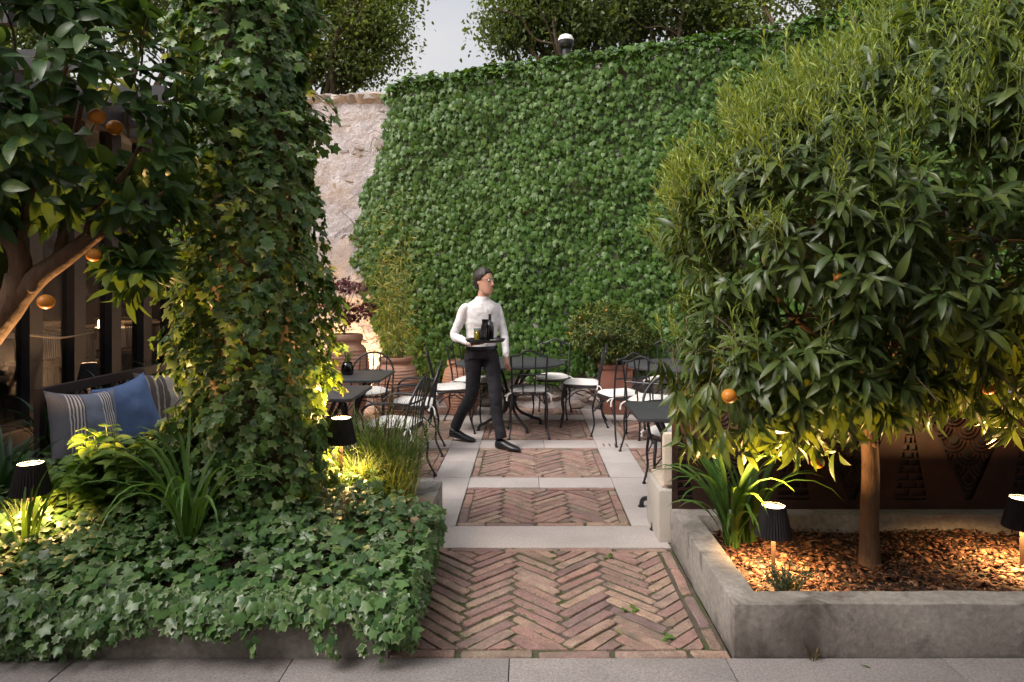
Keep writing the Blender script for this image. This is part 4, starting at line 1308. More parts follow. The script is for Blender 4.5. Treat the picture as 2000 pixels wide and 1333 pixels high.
stake_lamp(-3.98, 6.2, 0.25, 0.87, 'small pleated stake lamp behind the bench back among dark strap leaves', 1.05, up=1.6, down=2.0)

# uplight at the foot of the wall by the maple (its glow shows on the bare stone)
ul = thing('wall_uplight', 'small uplight glowing at the foot of the bare wall behind the maple pot', 'lamp', (-2.42, 8.80, 0.0))
MB().lathe([(0.05, 0), (0.055, 0.02), (0.055, 0.10), (0.045, 0.11)], 20).build('housing', M['iron'], ul)
MB().lathe([(0.0, 0.112), (0.04, 0.112)], 20, cap0=False, cap1=False).build('lens', M['glow'], ul)
l = bpy.data.lights.new('uplight', 'AREA'); l.shape = 'DISK'; l.size = 0.08; l.energy = 22; l.color = (1.0, 0.62, 0.3)
o = bpy.data.objects.new('uplight', l); COL.objects.link(o); o.parent = ul; o.location = (0, 0, 0.12); o.rotation_euler = (PI - 0.12, 0, 0)

# lamp on top of the wall
wx = 0.50
wl = thing('wall_lamp', 'round white-capped lamp sitting on top of the ivy wall', 'lamp', (wx, wall_y(wx), wall_top(wx)))
MB().lathe([(0.05, -0.05), (0.05, 0.22)], 14).build('base', M['iron'], wl)
MB().lathe([(0.05, 0.20), (0.085, 0.225), (0.10, 0.27), (0.10, 0.315)], 20, cap1=False).build('globe', M['leather'], wl)
MB().lathe([(0.104, 0.312), (0.102, 0.335), (0.08, 0.375), (0.04, 0.395), (0.0, 0.40)], 20, cap0=True, cap1=False).build('cap', M['white_enamel'], wl)

# ------------------------------------------------------------------ iron chairs and tables
def legs_and_seat(t, arm=False):
    for sx in (-1, 1):
        q = MB(); q.tube(spline([(sx * .185, .185, .44), (sx * .20, .225, .30), (sx * .192, .205, .14), (sx * .21, .235, .012)], 5), [.0115, .010, .009], 8)
        q.lathe([(.016, 0.0), (.016, .012)], 10, (sx * .21, .235)); q.build('leg', M['iron'], t)
        q = MB(); q.tube(spline([(sx * .175, -.185, .44), (sx * .19, -.225, .28), (sx * .185, -.225, .15), (sx * .205, -.285, .012)], 5), [.0115, .010, .009], 8)
        q.lathe([(.016, 0.0), (.016, .012)], 10, (sx * .205, -.285)); q.build('leg', M['iron'], t)
        q = MB(); q.tube(spline([(sx * .197, .215, .26), (sx * .16, .06, .39), (sx * .16, -.06, .39), (sx * .187, -.22, .26)], 5), .006, 6)
        q.build('brace', M['iron'], t)
    q = MB(); q.tube(spline([(-.193, .215, .27), (-.07, .19, .39), (.07, .19, .39), (.193, .215, .27)], 5), .006, 6); q.build('brace', M['iron'], t)
    ring_ = []
    for k in range(28):
        a = 2 * PI * k / 28
        c, s_ = math.cos(a), math.sin(a)
        ring_.append((.205 * math.copysign(abs(c) ** .55, c), .205 * math.copysign(abs(s_) ** .55, s_), .445))
    q = MB(); q.tube(ring_, .010, 8, closed=True)
    for k in range(-3, 4):
        q.box(k * .052 - .008, k * .052 + .008, -.195, .195, .443, .447)
    q.build('seat_frame', M['iron'], t)
    # cushion
    q = MB(); NS = 32
    prof = [(0.0, .506), (.45, .508), (.75, .502), (.92, .488), (1.0, .474), (.95, .461), (.8, .456), (0.0, .456)]
    for r_, z_ in prof[1:-1]:
        for k in range(NS):
            a = 2 * PI * k / NS
            c, s_ = math.cos(a), math.sin(a)
            wv = 1 + 0.012 * math.sin(5 * a) + 0.01 * math.sin(9 * a + 1)
            q.v.append((r_ * .205 * wv * math.copysign(abs(c) ** .6, c), r_ * .205 * wv * math.copysign(abs(s_) ** .6, s_), z_ + (0.005 * math.sin(3 * a) * r_ if r_ > .4 else 0)))
    for i in range(len(prof) - 3):
        for k in range(NS):
            k2 = (k + 1) % NS
            q.f.append((i * NS + k, i * NS + k2, (i + 1) * NS + k2, (i + 1) * NS + k)); q.m.append(0)
    q.f.append(tuple(range(NS))); q.m.append(0)
    q.f.append(tuple((len(prof) - 3) * NS + k for k in range(NS))[::-1]); q.m.append(0)
    cu = q.build('cushion', M['cushion'], t, angle=70)
    for sx in (-1, 1):
        q = MB()
        q.tube(spline([(sx * .17, -.17, .465), (sx * .20, -.20, .455), (sx * .225, -.215, .43), (sx * .23, -.22, .385)], 4), [.008, .006, .010], 6)
        q.tube(spline([(sx * .185, -.185, .46), (sx * .215, -.17, .45), (sx * .245, -.165, .425)], 4), [.008, .006, .009], 6)
        q.build('tie', M['cushion'], cu)

def make_side_chair():
    t = thing('garden_chair', 'x', 'chair', group='black iron chairs on the terrace')
    legs_and_seat(t)
    for sx in (-1, 1):
        q = MB(); q.tube(spline([(sx * .175, -.185, .44), (sx * .178, -.205, .60), (sx * .185, -.245, .76), (sx * .188, -.262, .835)], 4), .0105, 8); q.build('back_post', M['iron'], t)
        q = MB(); q.tube([(sx * .062, -.19, .445), (sx * .064, -.215, .62), (sx * .068, -.272, .868)], .0075, 6); q.build('spindle', M['iron'], t)
    q = MB(); q.tube(spline([(-.188, -.262, .83), (-.178, -.268, .852), (-.115, -.272, .858), (-.05, -.276, .895), (0, -.278, .908), (.05, -.276, .895), (.115, -.272, .858), (.178, -.268, .852), (.188, -.262, .83)], 4), .0105, 8); q.build('top_rail', M['iron'], t)
    q = MB(); q.tube([(-.18, -.218, .655), (0, -.228, .655), (.18, -.218, .655)], .0085, 6); q.build('cross_rail', M['iron'], t)
    return t
def make_arm_chair():
    t = thing('garden_armchair', 'x', 'chair', group='black iron armchairs on the terrace')
    legs_and_seat(t)
    arch = [(-.215, -.15, .45), (-.225, -.19, .62)] + [(-.225 * math.cos(a), -.195 - .075 * math.sin(a), .63 + .225 * math.sin(a)) for a in [PI * k / 10 for k in range(1, 10)]] + [(.225, -.19, .62), (.215, -.15, .45)]
    q = MB(); q.tube(spline(arch, 3), .0105, 8); q.build('back_arch', M['iron'], t)
    for k in range(-2, 3):
        x = k * .072
        zt = .63 + .225 * math.sqrt(max(0, 1 - (x / .225) ** 2))
        q = MB(); q.tube([(x * .9, -.195, .45), (x, -.215, .64), (x, -.195 - .075 * (zt - .63) / .225, zt)], .0065, 6); q.build('spindle', M['iron'], t)
    q = MB(); q.tube(spline([(-.222, -.2, .66), (-.12, -.235, .665), (0, -.245, .668), (.12, -.235, .665), (.222, -.2, .66)], 3), .008, 6); q.build('cross_rail', M['iron'], t)
    for sx in (-1, 1):
        q = MB(); q.tube(spline([(sx * .224, -.19, .655), (sx * .25, -.05, .665), (sx * .255, .09, .66), (sx * .245, .165, .60), (sx * .215, .16, .45)], 5), .0105, 8); q.build('arm', M['iron'], t)
    return t
side0, arm0 = make_side_chair(), make_arm_chair()
used = {}
def chair(proto, x, y, face, label):
    """face: heading of the sitter in degrees from +X"""
    o = proto if proto.name not in used else copy_tree(proto)
    used[proto.name] = 1
    o.location = (x, y, 0.0)
    o.rotation_euler = (0, 0, R(face - 90))
    o['label'] = label
    return o
chair(side0, -0.82, 7.42, 8, 'iron chair behind the waiter\'s back leg, turned to the round table, white cushion')
chair(side0, -0.62, 8.02, -30, 'iron chair with white cushion by the terracotta pot beyond the waiter')
chair(side0, 0.01, 7.27, 92, 'iron chair tucked under the large round table, its humped back to the brick path')
chair(side0, 0.30, 8.28, -100, 'iron chair against the ivy on the far side of the waiter\'s round table')
chair(side0, 0.62, 7.78, 176, 'iron chair turned side-on between the waiter\'s round table and the red clay planter')
chair(side0, 0.95, 6.98, 112, 'iron chair standing alone over the drain slits, white cushion with dangling ties')
chair(arm0, 1.12, 5.12, -92, 'iron armchair with arched back at the square table before the cream bench')
chair(side0, 1.20, 6.62, 60, 'iron chair half hidden by orange leaves between the square table and the second round table')
chair(side0, 1.62, 8.02, -95, 'iron chair behind the second round table by the red clay planter')
chair(arm0, -1.66, 7.12, -90, 'iron armchair with arched back beyond the table that holds the glass jar')
chair(arm0, -1.08, 6.46, 184, 'iron armchair in front of the bamboo pot, turned to the table with the glass jar')
chair(arm0, -1.07, 5.46, 172, 'iron armchair behind the grasses, turned to the nearer square table')

def pipe_legs(t, r_out, r_in, h, n=4, a0=PI / 4):
    for k in range(n):
        a = a0 + 2 * PI * k / n
        c, s_ = math.cos(a), math.sin(a)
        q = MB(); q.tube(spline([(c * r_out * .8, s_ * r_out * .8, h - .012), (c * r_in, s_ * r_in, h * .62), (c * r_in * .8, s_ * r_in * .8, h * .3), (c * r_out * .75, s_ * r_out * .75, .09), (c * r_out, s_ * r_out, .055), (c * r_out * 1.05, s_ * r_out * 1.05, .0)], 6), .016, 8)
        q.lathe([(.024, 0), (.024, .008)], 12, (c * r_out * 1.05, s_ * r_out * 1.05))
        q.build('leg', M['iron'], t)
def round_table(x, y, r_, label):
    t = thing('round_table', label, 'table', (x, y, 0), group='round iron tables')
    MB().lathe([(r_ - .012, .705), (r_, .71), (r_, .726), (r_ - .006, .730), (0.001, .730)], 56, cap1=False).build('tabletop', M['tabletop'], t)
    pipe_legs(t, r_ * .62, .10, .705, 4, 0.5)
    q = MB(); q.tube([(.1 * math.cos(2 * PI * k / 20), .1 * math.sin(2 * PI * k / 20), .40) for k in range(20)], .009, 6, closed=True); q.build('leg_ring', M['iron'], t)
    return t
round_table(-0.19, 7.60, 0.60, 'large round charcoal table just behind the walking waiter')
round_table(1.66, 7.35, 0.60, 'round charcoal table in front of the red clay planter, half hidden by orange leaves')
def square_table(x0, x1, y0, y1, label):
    cx, cy = (x0 + x1) / 2, (y0 + y1) / 2
    t = thing('square_table', label, 'table', (cx, cy, 0), group='square iron tables')
    a, b, r_ = (x1 - x0) / 2, (y1 - y0) / 2, 0.03
    poly = []
    for (sx, sy, a0) in ((1, 1, 0), (-1, 1, 90), (-1, -1, 180), (1, -1, 270)):
        for k in range(5):
            an = R(a0 + 22.5 * k)
            poly.append((sx * (a - r_) + r_ * math.cos(an), sy * (b - r_) + r_ * math.sin(an)))
    MB().prism(poly, .706, .730).build('tabletop', M['tabletop'], t, bevel=0.004)
    pipe_legs(t, a * .92, .09, .706)
    return t
square_table(0.70, 1.38, 4.28, 4.94, 'square charcoal table between the cream bench and the arched armchair')
square_table(-2.02, -1.315, 6.06, 6.80, 'square charcoal table carrying the glass jar of grass')
square_table(-2.00, -1.30, 5.05, 5.75, 'square charcoal table just beyond the lamp at the ivy column')

# jar of grass on the table
jr = thing('plant_jar', 'dark glass jar holding a tuft of grass on the square table', 'jar', (-1.70, 6.45, 0.731))
MB().lathe([(.045, 0), (.055, .01), (.058, .06), (.05, .095), (.04, .11), (.044, .12), (.040, .12), (.037, .11), (.046, .09), (.054, .058), (.05, .012), (0.001, .006)], 20, cap1=False).build('glass', M['dark_jar'], jr)
MB().lathe([(.046, .012), (.05, .055), (0.001, .06)], 16, cap1=False).build('pebbles', M['soil'], jr)
def tuft(root, n, L_, sp, m, wid=0.005, base=(0, 0, 0), seg=5, name='blade', separate=False, droop=0.5, ux=None, br=0.012):
    q = MB()
    for k in range(n):
        a = random.uniform(0, 2 * PI)
        l = random.uniform(*L_)
        lean = random.uniform(*sp)
        w_ = wid * random.uniform(0.7, 1.2)
        d = Vector((math.cos(a), math.sin(a), 0))
        side = Vector((-math.sin(a), math.cos(a), 0))
        p = Vector(base) + d * random.uniform(0, br) + side * random.uniform(-br, br)
        pts = []
        th = lean * 0.35
        for i in range(seg + 1):
            t = i / seg
            ww = w_ * (0.55 + 0.9 * t if t < 0.35 else (0.865 + 0.1) * (1 - ((t - 0.35) / 0.65) ** 2.2)) + 0.0004
            pts.append((p.copy(), ww))
            th = lean * 0.35 + (lean + droop) * t * t * 1.1
            p = p + (d * math.sin(th) + Vector((0, 0, 1)) * math.cos(th)) * (l / seg)
        vs, fs = [], []
        for i, (c, ww) in enumerate(pts):
            fold = Vector((0, 0, 1)) * ww * 0.45
            vs += [c - side * ww + fold, c, c + side * ww + fold]
            if i:
                b = 3 * (i - 1)
                fs += [(b, b + 1, b + 4, b + 3), (b + 1, b + 2, b + 5, b + 4)]
        if separate:
            qq = MB(); qq._add(vs, fs)
            me = qq.mesh(name, M[m]); at_ = me.attributes.new('edge', 'FLOAT', 'POINT'); at_.data.foreach_set('value', [0.9, 0.0, 0.9] * (seg + 1))
            put(name, me, root)
        else:
            q._add(vs, fs)
    if not separate:
        me = q.mesh(name, M[m]); at_ = me.attributes.new('edge', 'FLOAT', 'POINT'); at_.data.foreach_set('value', [0.9] * len(me.vertices))
        o = put(name, me, root); o['kind'] = 'stuff'
        return o
tuft(jr, 46, (.12, .22), (0.2, 0.9), 'grass', .003, (0, 0, .07), name='grass_tuft')

# ------------------------------------------------------------------ pots
def ribbed_pot(name, label, x, y, h, rmax, rrim, rbase, ribs=24):
    t = thing(name, label, 'pot', (x, y, 0))
    prof = [(rbase * .9, 0.0)]
    n = ribs * 4
    for i in range(n + 1):
        u = i / n
        z_ = 0.01 + u * (h * .88)
        r_ = np.interp(u, [0, .25, .5, .68, .82, .93, 1.0], [rbase, rbase + (rmax - rbase) * .62, rmax * .97, rmax, rmax * .93, (rmax + rrim) * .5, rrim * .94])
        r_ += 0.0045 * math.sin(i * PI / 2 + .6)
        prof.append((float(r_), z_))
    prof += [(rrim * .95, h * .91), (rrim * 1.05, h * .93), (rrim * 1.08, h * .965), (rrim * 1.04, h * .995), (rrim * .93, h), (rrim * .86, h * .97), (rrim * .84, h * .9)]
    MB().lathe(prof, 44, cap1=False).build('pot_wall', M['terracotta'], t)
    MB().lathe([(0.001, h * .915), (rrim * .88, h * .91)], 24, cap0=False, cap1=False).build('soil', M['soil'], t)
    return t
p1 = ribbed_pot('terracotta_pot', 'tall ribbed terracotta pot holding the purple maple', -2.14, 8.05, 1.01, 0.275, 0.185, 0.19, 22)
p2 = ribbed_pot('terracotta_pot', 'ribbed terracotta pot holding the bamboo', -1.56, 8.10, 0.735, 0.265, 0.19, 0.17, 18)
p3 = ribbed_pot('terracotta_pot', 'ribbed terracotta pot half hidden behind the waiter', -0.80, 8.42, 0.66, 0.25, 0.18, 0.16, 16)

# maple
tm = thing('japanese_maple', 'small purple leaved maple in the tall ribbed pot', 'tree', (-2.14, 8.05, 0.92))
b = np.array([-2.14, 8.05, 0.92])
limb(tm, b, b + np.array([0.01, 0, 0.42]), 0.012, 0.008, 0.03, 'trunk', 'twig', 7)
PL = []
for k in range(26):
    zz = random.uniform(0.10, 0.74); a_ = random.uniform(0, 2 * PI); rr = (0.33 - abs(zz - 0.38) * 0.45) * random.uniform(0.5, 1)
    e = b + np.array([rr * math.cos(a_), rr * math.sin(a_) * 0.8, zz])
    limb(tm, b + np.array([0.005, 0, zz * 0.62]), e, 0.005, 0.002, 0.06, 'branch', 'twig', 5, 3)
    for j in range(24):
        PL.append(e + rng.normal(0, 1, 3) * np.array([0.07, 0.07, 0.022]))
PL = np.array(PL); m_ = len(PL)
foliage(tm, T_MAPLE, PL, rng.normal(0, 1, (m_, 3)) + np.array([0, -0.2, -0.7]), rng.normal(0, 0.4, (m_, 3)) + np.array([0, -0.5, 0.9]), rng.uniform(0.04, 0.075, m_), M['maple'], 300)

# bamboo
tb = thing('bamboo', 'slender yellow-green bamboo rising from its terracotta pot against the ivy', 'bamboo', (-1.56, 8.10, 0.68))
b = np.array([-1.56, 8.10, 0.66])
PL, TL_ = [], []
for k in range(15):
    a_ = random.uniform(0, 2 * PI); lean = random.uniform(0.0, 0.24)
    hgt = [2.1, 1.9, 1.75][k] if k < 3 else random.uniform(0.8, 1.6)
    dx = [0.10, -0.15, 0.03][k] if k < 3 else lean * math.cos(a_) - 0.05
    pts = [b + np.array([0.1 * math.cos(a_), 0.08 * math.sin(a_), 0]), b + np.array([0.1 * math.cos(a_) + dx * .4, 0.08 * math.sin(a_), hgt * .5]), b + np.array([0.1 * math.cos(a_) + dx * 1.1, 0.1 * math.sin(a_) + lean * math.sin(a_) * .5, hgt])]
    ps = spline(pts, 8)
    MB().tube([p - np.array(tb.location) for p in ps], [.007, .005, .002], 6).build('culm', M['bamboo'], tb)
    for j in range(int(46 * hgt)):
        u = random.uniform(0.12, 1.0); p = ps[int(u * (len(ps) - 1))]
        o_ = rng.normal(0, 1, 3) * np.array([0.085, 0.07, 0.05]) * (1.2 - 0.5 * u)
        PL.append(p + o_); TL_.append(unit(o_ + 1e-4) * 0.8 + np.array([0, 0, random.uniform(-0.6, 0.5)]))
PL = np.array(PL); m_ = len(PL)
foliage(tb, T_NARROW, PL, np.array(TL_), rng.normal(0, 0.6, (m_, 3)) + np.array([0, -0.4, 0.8]), rng.uniform(0.06, 0.12, m_), M['bamboo'], 0)

# plant in the pot behind the waiter
tp = thing('strap_plant', 'strap-leaved plant spilling from the pot behind the waiter', 'plant', (-0.80, 8.42, 0.60))
tuft(tp, 26, (.28, .5), (0.4, 1.2), 'strap', .011, (0, 0, 0.0), 7, 'leaf', True, 0.5)

# square planter with clipped orange
sp_ = thing('clay_planter', 'tapered square red clay planter at the foot of the ivy', 'planter', (1.09, 8.52, 0))
q = MB()
def frus(q, a0, a1, z0, z1):
    vs = [(sx * a0, sy * a0, z0) for sx, sy in ((-1, -1), (1, -1), (1, 1), (-1, 1))] + [(sx * a1, sy * a1, z1) for sx, sy in ((-1, -1), (1, -1), (1, 1), (-1, 1))]
    q._add(vs, [(0, 3, 2, 1), (4, 5, 6, 7), (0, 1, 5, 4), (1, 2, 6, 5), (2, 3, 7, 6), (3, 0, 4, 7)])
frus(q, .165, .20, 0.0, .55); q.build('planter_body', M['rust_clay'], sp_, bevel=0.008)
q = MB(); frus(q, .212, .216, .553, .61); q.build('rim', M['rust_clay'], sp_, bevel=0.008)
MB().box(-.18, .18, -.18, .18, .611, .614).build('soil', M['soil'], sp_)
to = thing('clipped_orange', 'rounded small leaved orange bush in the square clay planter', 'bush', (1.09, 8.52, 0.6))
limb(to, (1.09, 8.52, 0.58), (1.05, 8.5, 0.95), 0.03, 0.02, 0.02, 'trunk', 'bark')
for k in range(10):
    limb(to, (1.05, 8.5, 0.9), np.array([0.98, 8.45, 1.1]) + rng.normal(0, 1, 3) * np.array([.3, .25, .15]), 0.012, 0.004, 0.06, 'branch', 'twig', 5, 3)
P, A, Fr = blob_sample([((0.97, 8.42, 1.11), (0.50, 0.40, 0.30)), ((1.28, 8.42, 0.95), (0.32, 0.32, 0.26)), ((0.72, 8.42, 0.98), (0.26, 0.3, 0.22)), ((1.0, 8.4, 0.80), (0.3, 0.3, 0.18))], 560, 0.7, 0.2)
lp, lt, ln, ls = shoots(P, A * 0.8 + np.array([0, 0, 0.4]), (7, 10), (0.04, 0.07), 0.25)
foliage(to, T_CIT, lp, lt, ln, ls, M['pot_citrus'], 300)
for k in range(4):
    p = P[random.randrange(len(P))]
    q = MB(); q.ball((0, 0, 0), .013, 10, 7); q.build('fruit', M['orange'], to, loc=Vector((p[0], min(p[1], 8.1), p[2])) - to.location)

# ------------------------------------------------------------------ cut-steel screen, cream bench
scn = thing('steel_screen', 'rusted steel screen with cut-out wave pattern behind the orange tree', 'screen', (0.868, 4.10, 0.223))
SW, SH = 3.3, 0.68
th = 0.006
MB().box(0, SW, -th, th, SH - .05, SH).build('rail', M['corten'], scn, smooth=False)
MB().box(0, SW, -th, th, 0, .055).build('rail', M['corten'], scn, smooth=False)
MB().box(0, .035, -th, th, .055, SH - .05).build('rail', M['corten'], scn, smooth=False)
MB().box(-.004, SW, -.03, .03, SH, SH + .012).build('cap_rail', M['corten'], scn, smooth=False)
pitch = 0.70
z0_, z1_ = .055, SH - .05
for k in range(-1, 6):
    xv = 0.05 + k * pitch + 0.33          # bottom point of a V
    xn = xv + pitch
    xm = (xv + xn) / 2
    def cl(poly): return clip(poly, 0.035, SW, z0_, z1_)
    for poly in ([(xv + .02, z0_), (xm - .10, z0_), (xm - .012, z1_ - .10), (xm - .012, z1_), (xm - .075, z1_)], [(xn - .02, z0_), (xm + .10, z0_), (xm + .012, z1_ - .10), (xm + .012, z1_), (xm + .075, z1_)]):
        c = cl(poly)
        if len(c) > 2 and area(c) > 1e-4: MB().xz(c, -th * .8, th * .8).build('plate', M['corten'], scn, smooth=False)
    for j in range(9):
        zz = z0_ + .015 + j * .045; hw = .10 * (1 - (zz - z0_) / (z1_ - .10 - z0_)) + .004
        c = cl([(xm - hw, zz), (xm + hw, zz), (xm + hw, zz + .012), (xm - hw, zz + .012)])
        if len(c) > 2: MB().xz(c, -th * .6, th * .6).build('bar', M['corten'], scn, smooth=False)
        if j < 8 and hw > .02:
            for u in ((-.5, .5) if j % 2 else (0,)):
                c = cl([(xm + u * hw - .006, zz + .012), (xm + u * hw + .006, zz + .012), (xm + u * hw + .006, zz + .045), (xm + u * hw - .006, zz + .045)])
                if len(c) > 2: MB().xz(c, -th * .5, th * .5).build('bar', M['corten'], scn, smooth=False)
    def inV(x, z_):
        u = (z_ - z0_) / (z1_ - z0_)
        return 0.035 < x < SW and z0_ < z_ < z1_ and abs(x - xv) < u * (pitch / 2 - .075) - .005
    RR = .082
    for row in range(9):
        for cc in range(-3, 4):
            ox = cc * RR * 2 + (RR if row % 2 else 0); oz = z1_ + .02 - row * RR * .95
            for rr in (RR, RR * .72, RR * .44):
                run, runs = [], []
                for i in range(21):
                    a_ = PI + PI * i / 20
                    x_, z_ = xv + ox + rr * math.cos(a_), oz + rr * math.sin(a_) * 1.05
                    if inV(x_, z_): run.append((x_, 0, z_))
                    else:
                        if len(run) > 3: runs.append(run)
                        run = []
                if len(run) > 3: runs.append(run)
                for r_ in runs: MB().tube(r_, .0062, 4).build('scroll', M['corten'], scn, smooth=False)
MB().box(.02, SW, .014, .02, .02, SH - .02).build('backing', M['steel_dark'], scn, smooth=False)
bn = thing('cream_bench', 'cream upholstered bench set against the back of the steel screen', 'bench', (0.8, 4.16, 0))
MB().box(0, 3.3, 0.0, .42, -.01, .318).build('bench_base', M['plaster_white'], bn, bevel=0.02)
MB().box(.03, 3.3, 0.05, .42, .3185, .338).build('seat_cushion', M['cream'], bn, bevel=0.008)
q = MB()
for i in range(4):
    x0 = 0.03 + i * .82
    MB().box(x0, x0 + .80, 0.0, .075, .34, .665).build('back_cushion', M['cream'], bn, bevel=0.03)

# ------------------------------------------------------------------ dark bench on the left with cushions
lb = thing('long_bench', 'dark steel bench with cut-out back running beside the planting', 'bench', (-3.15, 4.38, 0))
MB().box(-.02, .02, 0, 2.3, .835, .90).build('top_rail', M['brown_metal'], lb, smooth=False)
MB().box(-.02, .02, 0, 2.3, .30, .36).build('bottom_rail', M['brown_metal'], lb, smooth=False)
for y_ in (0, .75, 1.5, 2.25):
    MB().box(-.019, .019, y_ + (.001), y_ + .05, .36, .835).build('upright', M['brown_metal'], lb, smooth=False)
for k in range(11):
    y0 = .06 + k * .205
    q = MB(); q.tube(spline([(0, y0, .83), (0, y0 + .07, .74), (0, y0 + .03, .6), (0, y0 + .1, .45), (0, y0 + .05, .365)], 4), .009, 4); q.build('scroll', M['brown_metal'], lb, smooth=False)
    q = MB(); q.tube(spline([(0, y0 + .17, .83), (0, y0 + .1, .74), (0, y0 + .15, .6), (0, y0 + .08, .45), (0, y0 + .14, .365)], 4), .009, 4); q.build('scroll', M['brown_metal'], lb, smooth=False)
MB().box(.03, .55, 0, 2.3, .30, .40).build('seat', M['brown_metal'], lb, bevel=.006)
for y_ in (.05, 1.1, 2.2):
    MB().box(.05, .5, y_, y_ + .05, 0, .299).build('leg', M['brown_metal'], lb, smooth=False)

def stripes(name, stops, rough=0.95):
    m = bpy.data.materials.new(name)
    n, N, L, b_ = nodes(m)
    tc = N.new('ShaderNodeTexCoord'); sx = N.new('ShaderNodeSeparateXYZ'); L.new(tc.outputs['Generated'], sx.inputs[0])
    r_ = ramp(N, stops, 'CONSTANT'); L.new(sx.outputs['X'], r_.inputs['Fac'])
    g = noise(N, L, tc.outputs['Object'], 160, 3)
    r2 = ramp(N, [(.3, (.8,) * 3), (.7, (1.15,) * 3)]); L.new(g, r2.inputs['Fac'])
    L.new(mix(N, L, r_.outputs['Color'], r2.outputs['Color'], 1.0, 'MULTIPLY'), b_.inputs['Base Color'])
    b_.inputs['Roughness'].default_value = rough; b_.inputs['Specular IOR Level'].default_value = .2
    bp = N.new('ShaderNodeBump'); bp.inputs['Strength'].default_value = .3; bp.inputs['Distance'].default_value = .003
    L.new(g, bp.inputs['Height']); L.new(bp.outputs['Normal'], b_.inputs['Normal'])
    return m
blu, pal, gry, dk = (0.20, 0.235, 0.33), (0.66, 0.62, 0.62), (0.27, 0.25, 0.25), (0.17, 0.17, 0.20)
s1 = [(0.0, dk)]
for c_ in (.20, .64):
    for i in range(5):
        s1 += [(c_ + i * .04, pal), (c_ + i * .04 + .017, (0.13, 0.13, 0.18))]
    s1 += [(c_ + .20, blu)]
s1 = s1[:31]
brn, kha = (0.12, 0.10, 0.09), (0.38, 0.34, 0.31)
s2 = [(0.0, brn), (.12, kha), (.16, brn), (.24, kha), (.27, brn), (.34, kha), (.36, brn), (.44, kha), (.62, brn), (.65, pal), (.67, brn), (.72, pal), (.74, brn), (.80, kha), (.92, brn)]
M['pillow1'] = stripes('striped_linen', s1)
M['pillow2'] = mat('blue_linen', [(0.10, 0.16, 0.33), (0.14, 0.21, 0.40)], 5.0, 0.95, (150, 0.3, 0.003), fine=(260, .2), spec=.2)
M['pillow3'] = stripes('brown_stripes', s2)
M['pillow4'] = stripes('pale_stripes', [(0.0, (.5, .46, .44)), (.3, (.36, .32, .3)), (.34, (.5, .46, .44)), (.5, (.3, .27, .26)), (.54, (.5, .46, .44))])
def pillow(label, m, loc, rot, size=.5, T=.085):
    n = 18
    vs, fs = [], []
    for sgn in (1, -1):
        for j in range(n + 1):
            for i in range(n + 1):
                u, v = -1 + 2 * i / n, -1 + 2 * j / n
                pin = 1 - .15 * (1 - u * u) * (abs(v) ** 2) ; pin2 = 1 - .15 * (1 - v * v) * (abs(u) ** 2)
                z = sgn * T * ((1 - u ** 2) * (1 - v ** 2)) ** .42
                z += .012 * fbm(u * 2, v * 2, 3 + size, 1.3) * (1 - u * u) * (1 - v * v) * 2
                vs.append((u * size / 2 * pin2, v * size / 2 * pin, z))
    k = (n + 1) ** 2
    for s_, off in ((0, 0), (1, k)):
        for j in range(n):
            for i in range(n):
                a = off + j * (n + 1) + i
                f = (a, a + 1, a + n + 2, a + n + 1)
                fs.append(f if s_ == 0 else f[::-1])
    q = MB(); q._add(vs, fs)
    me = q.mesh('cushion', M[m])
    bm = bmesh.new(); bm.from_mesh(me); bmesh.ops.remove_doubles(bm, verts=bm.verts, dist=.0005); bm.to_mesh(me); bm.free()
    me.polygons.foreach_set('use_smooth', [True] * len(me.polygons))
    o = put('cushion', me); o.location = loc; o.rotation_euler = rot
    return tag(o, label, 'cushion')
def prot(az, lean, roll):
    # pillow face (+Z local) turned to heading az, leaning back
    return (Matrix.Rotation(R(az - 90), 4, 'Z') @ Matrix.Rotation(R(90 - lean), 4, 'X') @ Matrix.Rotation(R(roll), 4, 'Z') @ Matrix.Rotation(PI, 4, 'Y')).to_euler()
for lab, m_, y_, az_, rl in (('blue-grey cushion with white stripes at the near end of the bench', 'pillow1', 4.52, -20, 6), ('plain blue cushion leaning between the two striped cushions', 'pillow2', 5.02, -16, -8),
                             ('brown and khaki striped cushion beside the plain blue one', 'pillow3', 5.50, -18, 5), ('pale striped cushion half behind the ivy column', 'pillow4', 5.96, -14, 10)):
    pillow(lab, m_, (-2.93, y_, .635), prot(az_, -16, rl), .5, .10)

# ------------------------------------------------------------------ bedding plants
def strap_plant(label, x, y, z, n, L_, sp, wid, m='strap', droop=0.75, name='daylily', br=0.03):
    t = thing(name, label, 'plant', (x, y, z))
    tuft(t, n, L_, sp, m, wid, (0, 0, 0), 9, 'leaf', True, droop, br=br)
    return t
strap_plant('bright strap-leaved lily arching over the planter edge beside the lit lamp', 1.13, 3.76, 0.12, 30, (.45, .85), (0.15, 1.2), .017, droop=1.15)
strap_plant('second clump of the strap-leaved lily right against the steel screen', 1.24, 3.82, 0.12, 14, (.5, .8), (0.1, 1.0), .020)
strap_plant('dark green strap-leaved lily rising out of the ground ivy before the column', -1.62, 3.27, 0.30, 30, (.45, .82), (0.15, 1.2), .0125, droop=1.25)
strap_plant('thin strap-leaved lily by the lamp under the leaning orange tree', -2.36, 3.22, 0.30, 11, (.3, .48), (0.15, 0.7), .010, droop=.4)
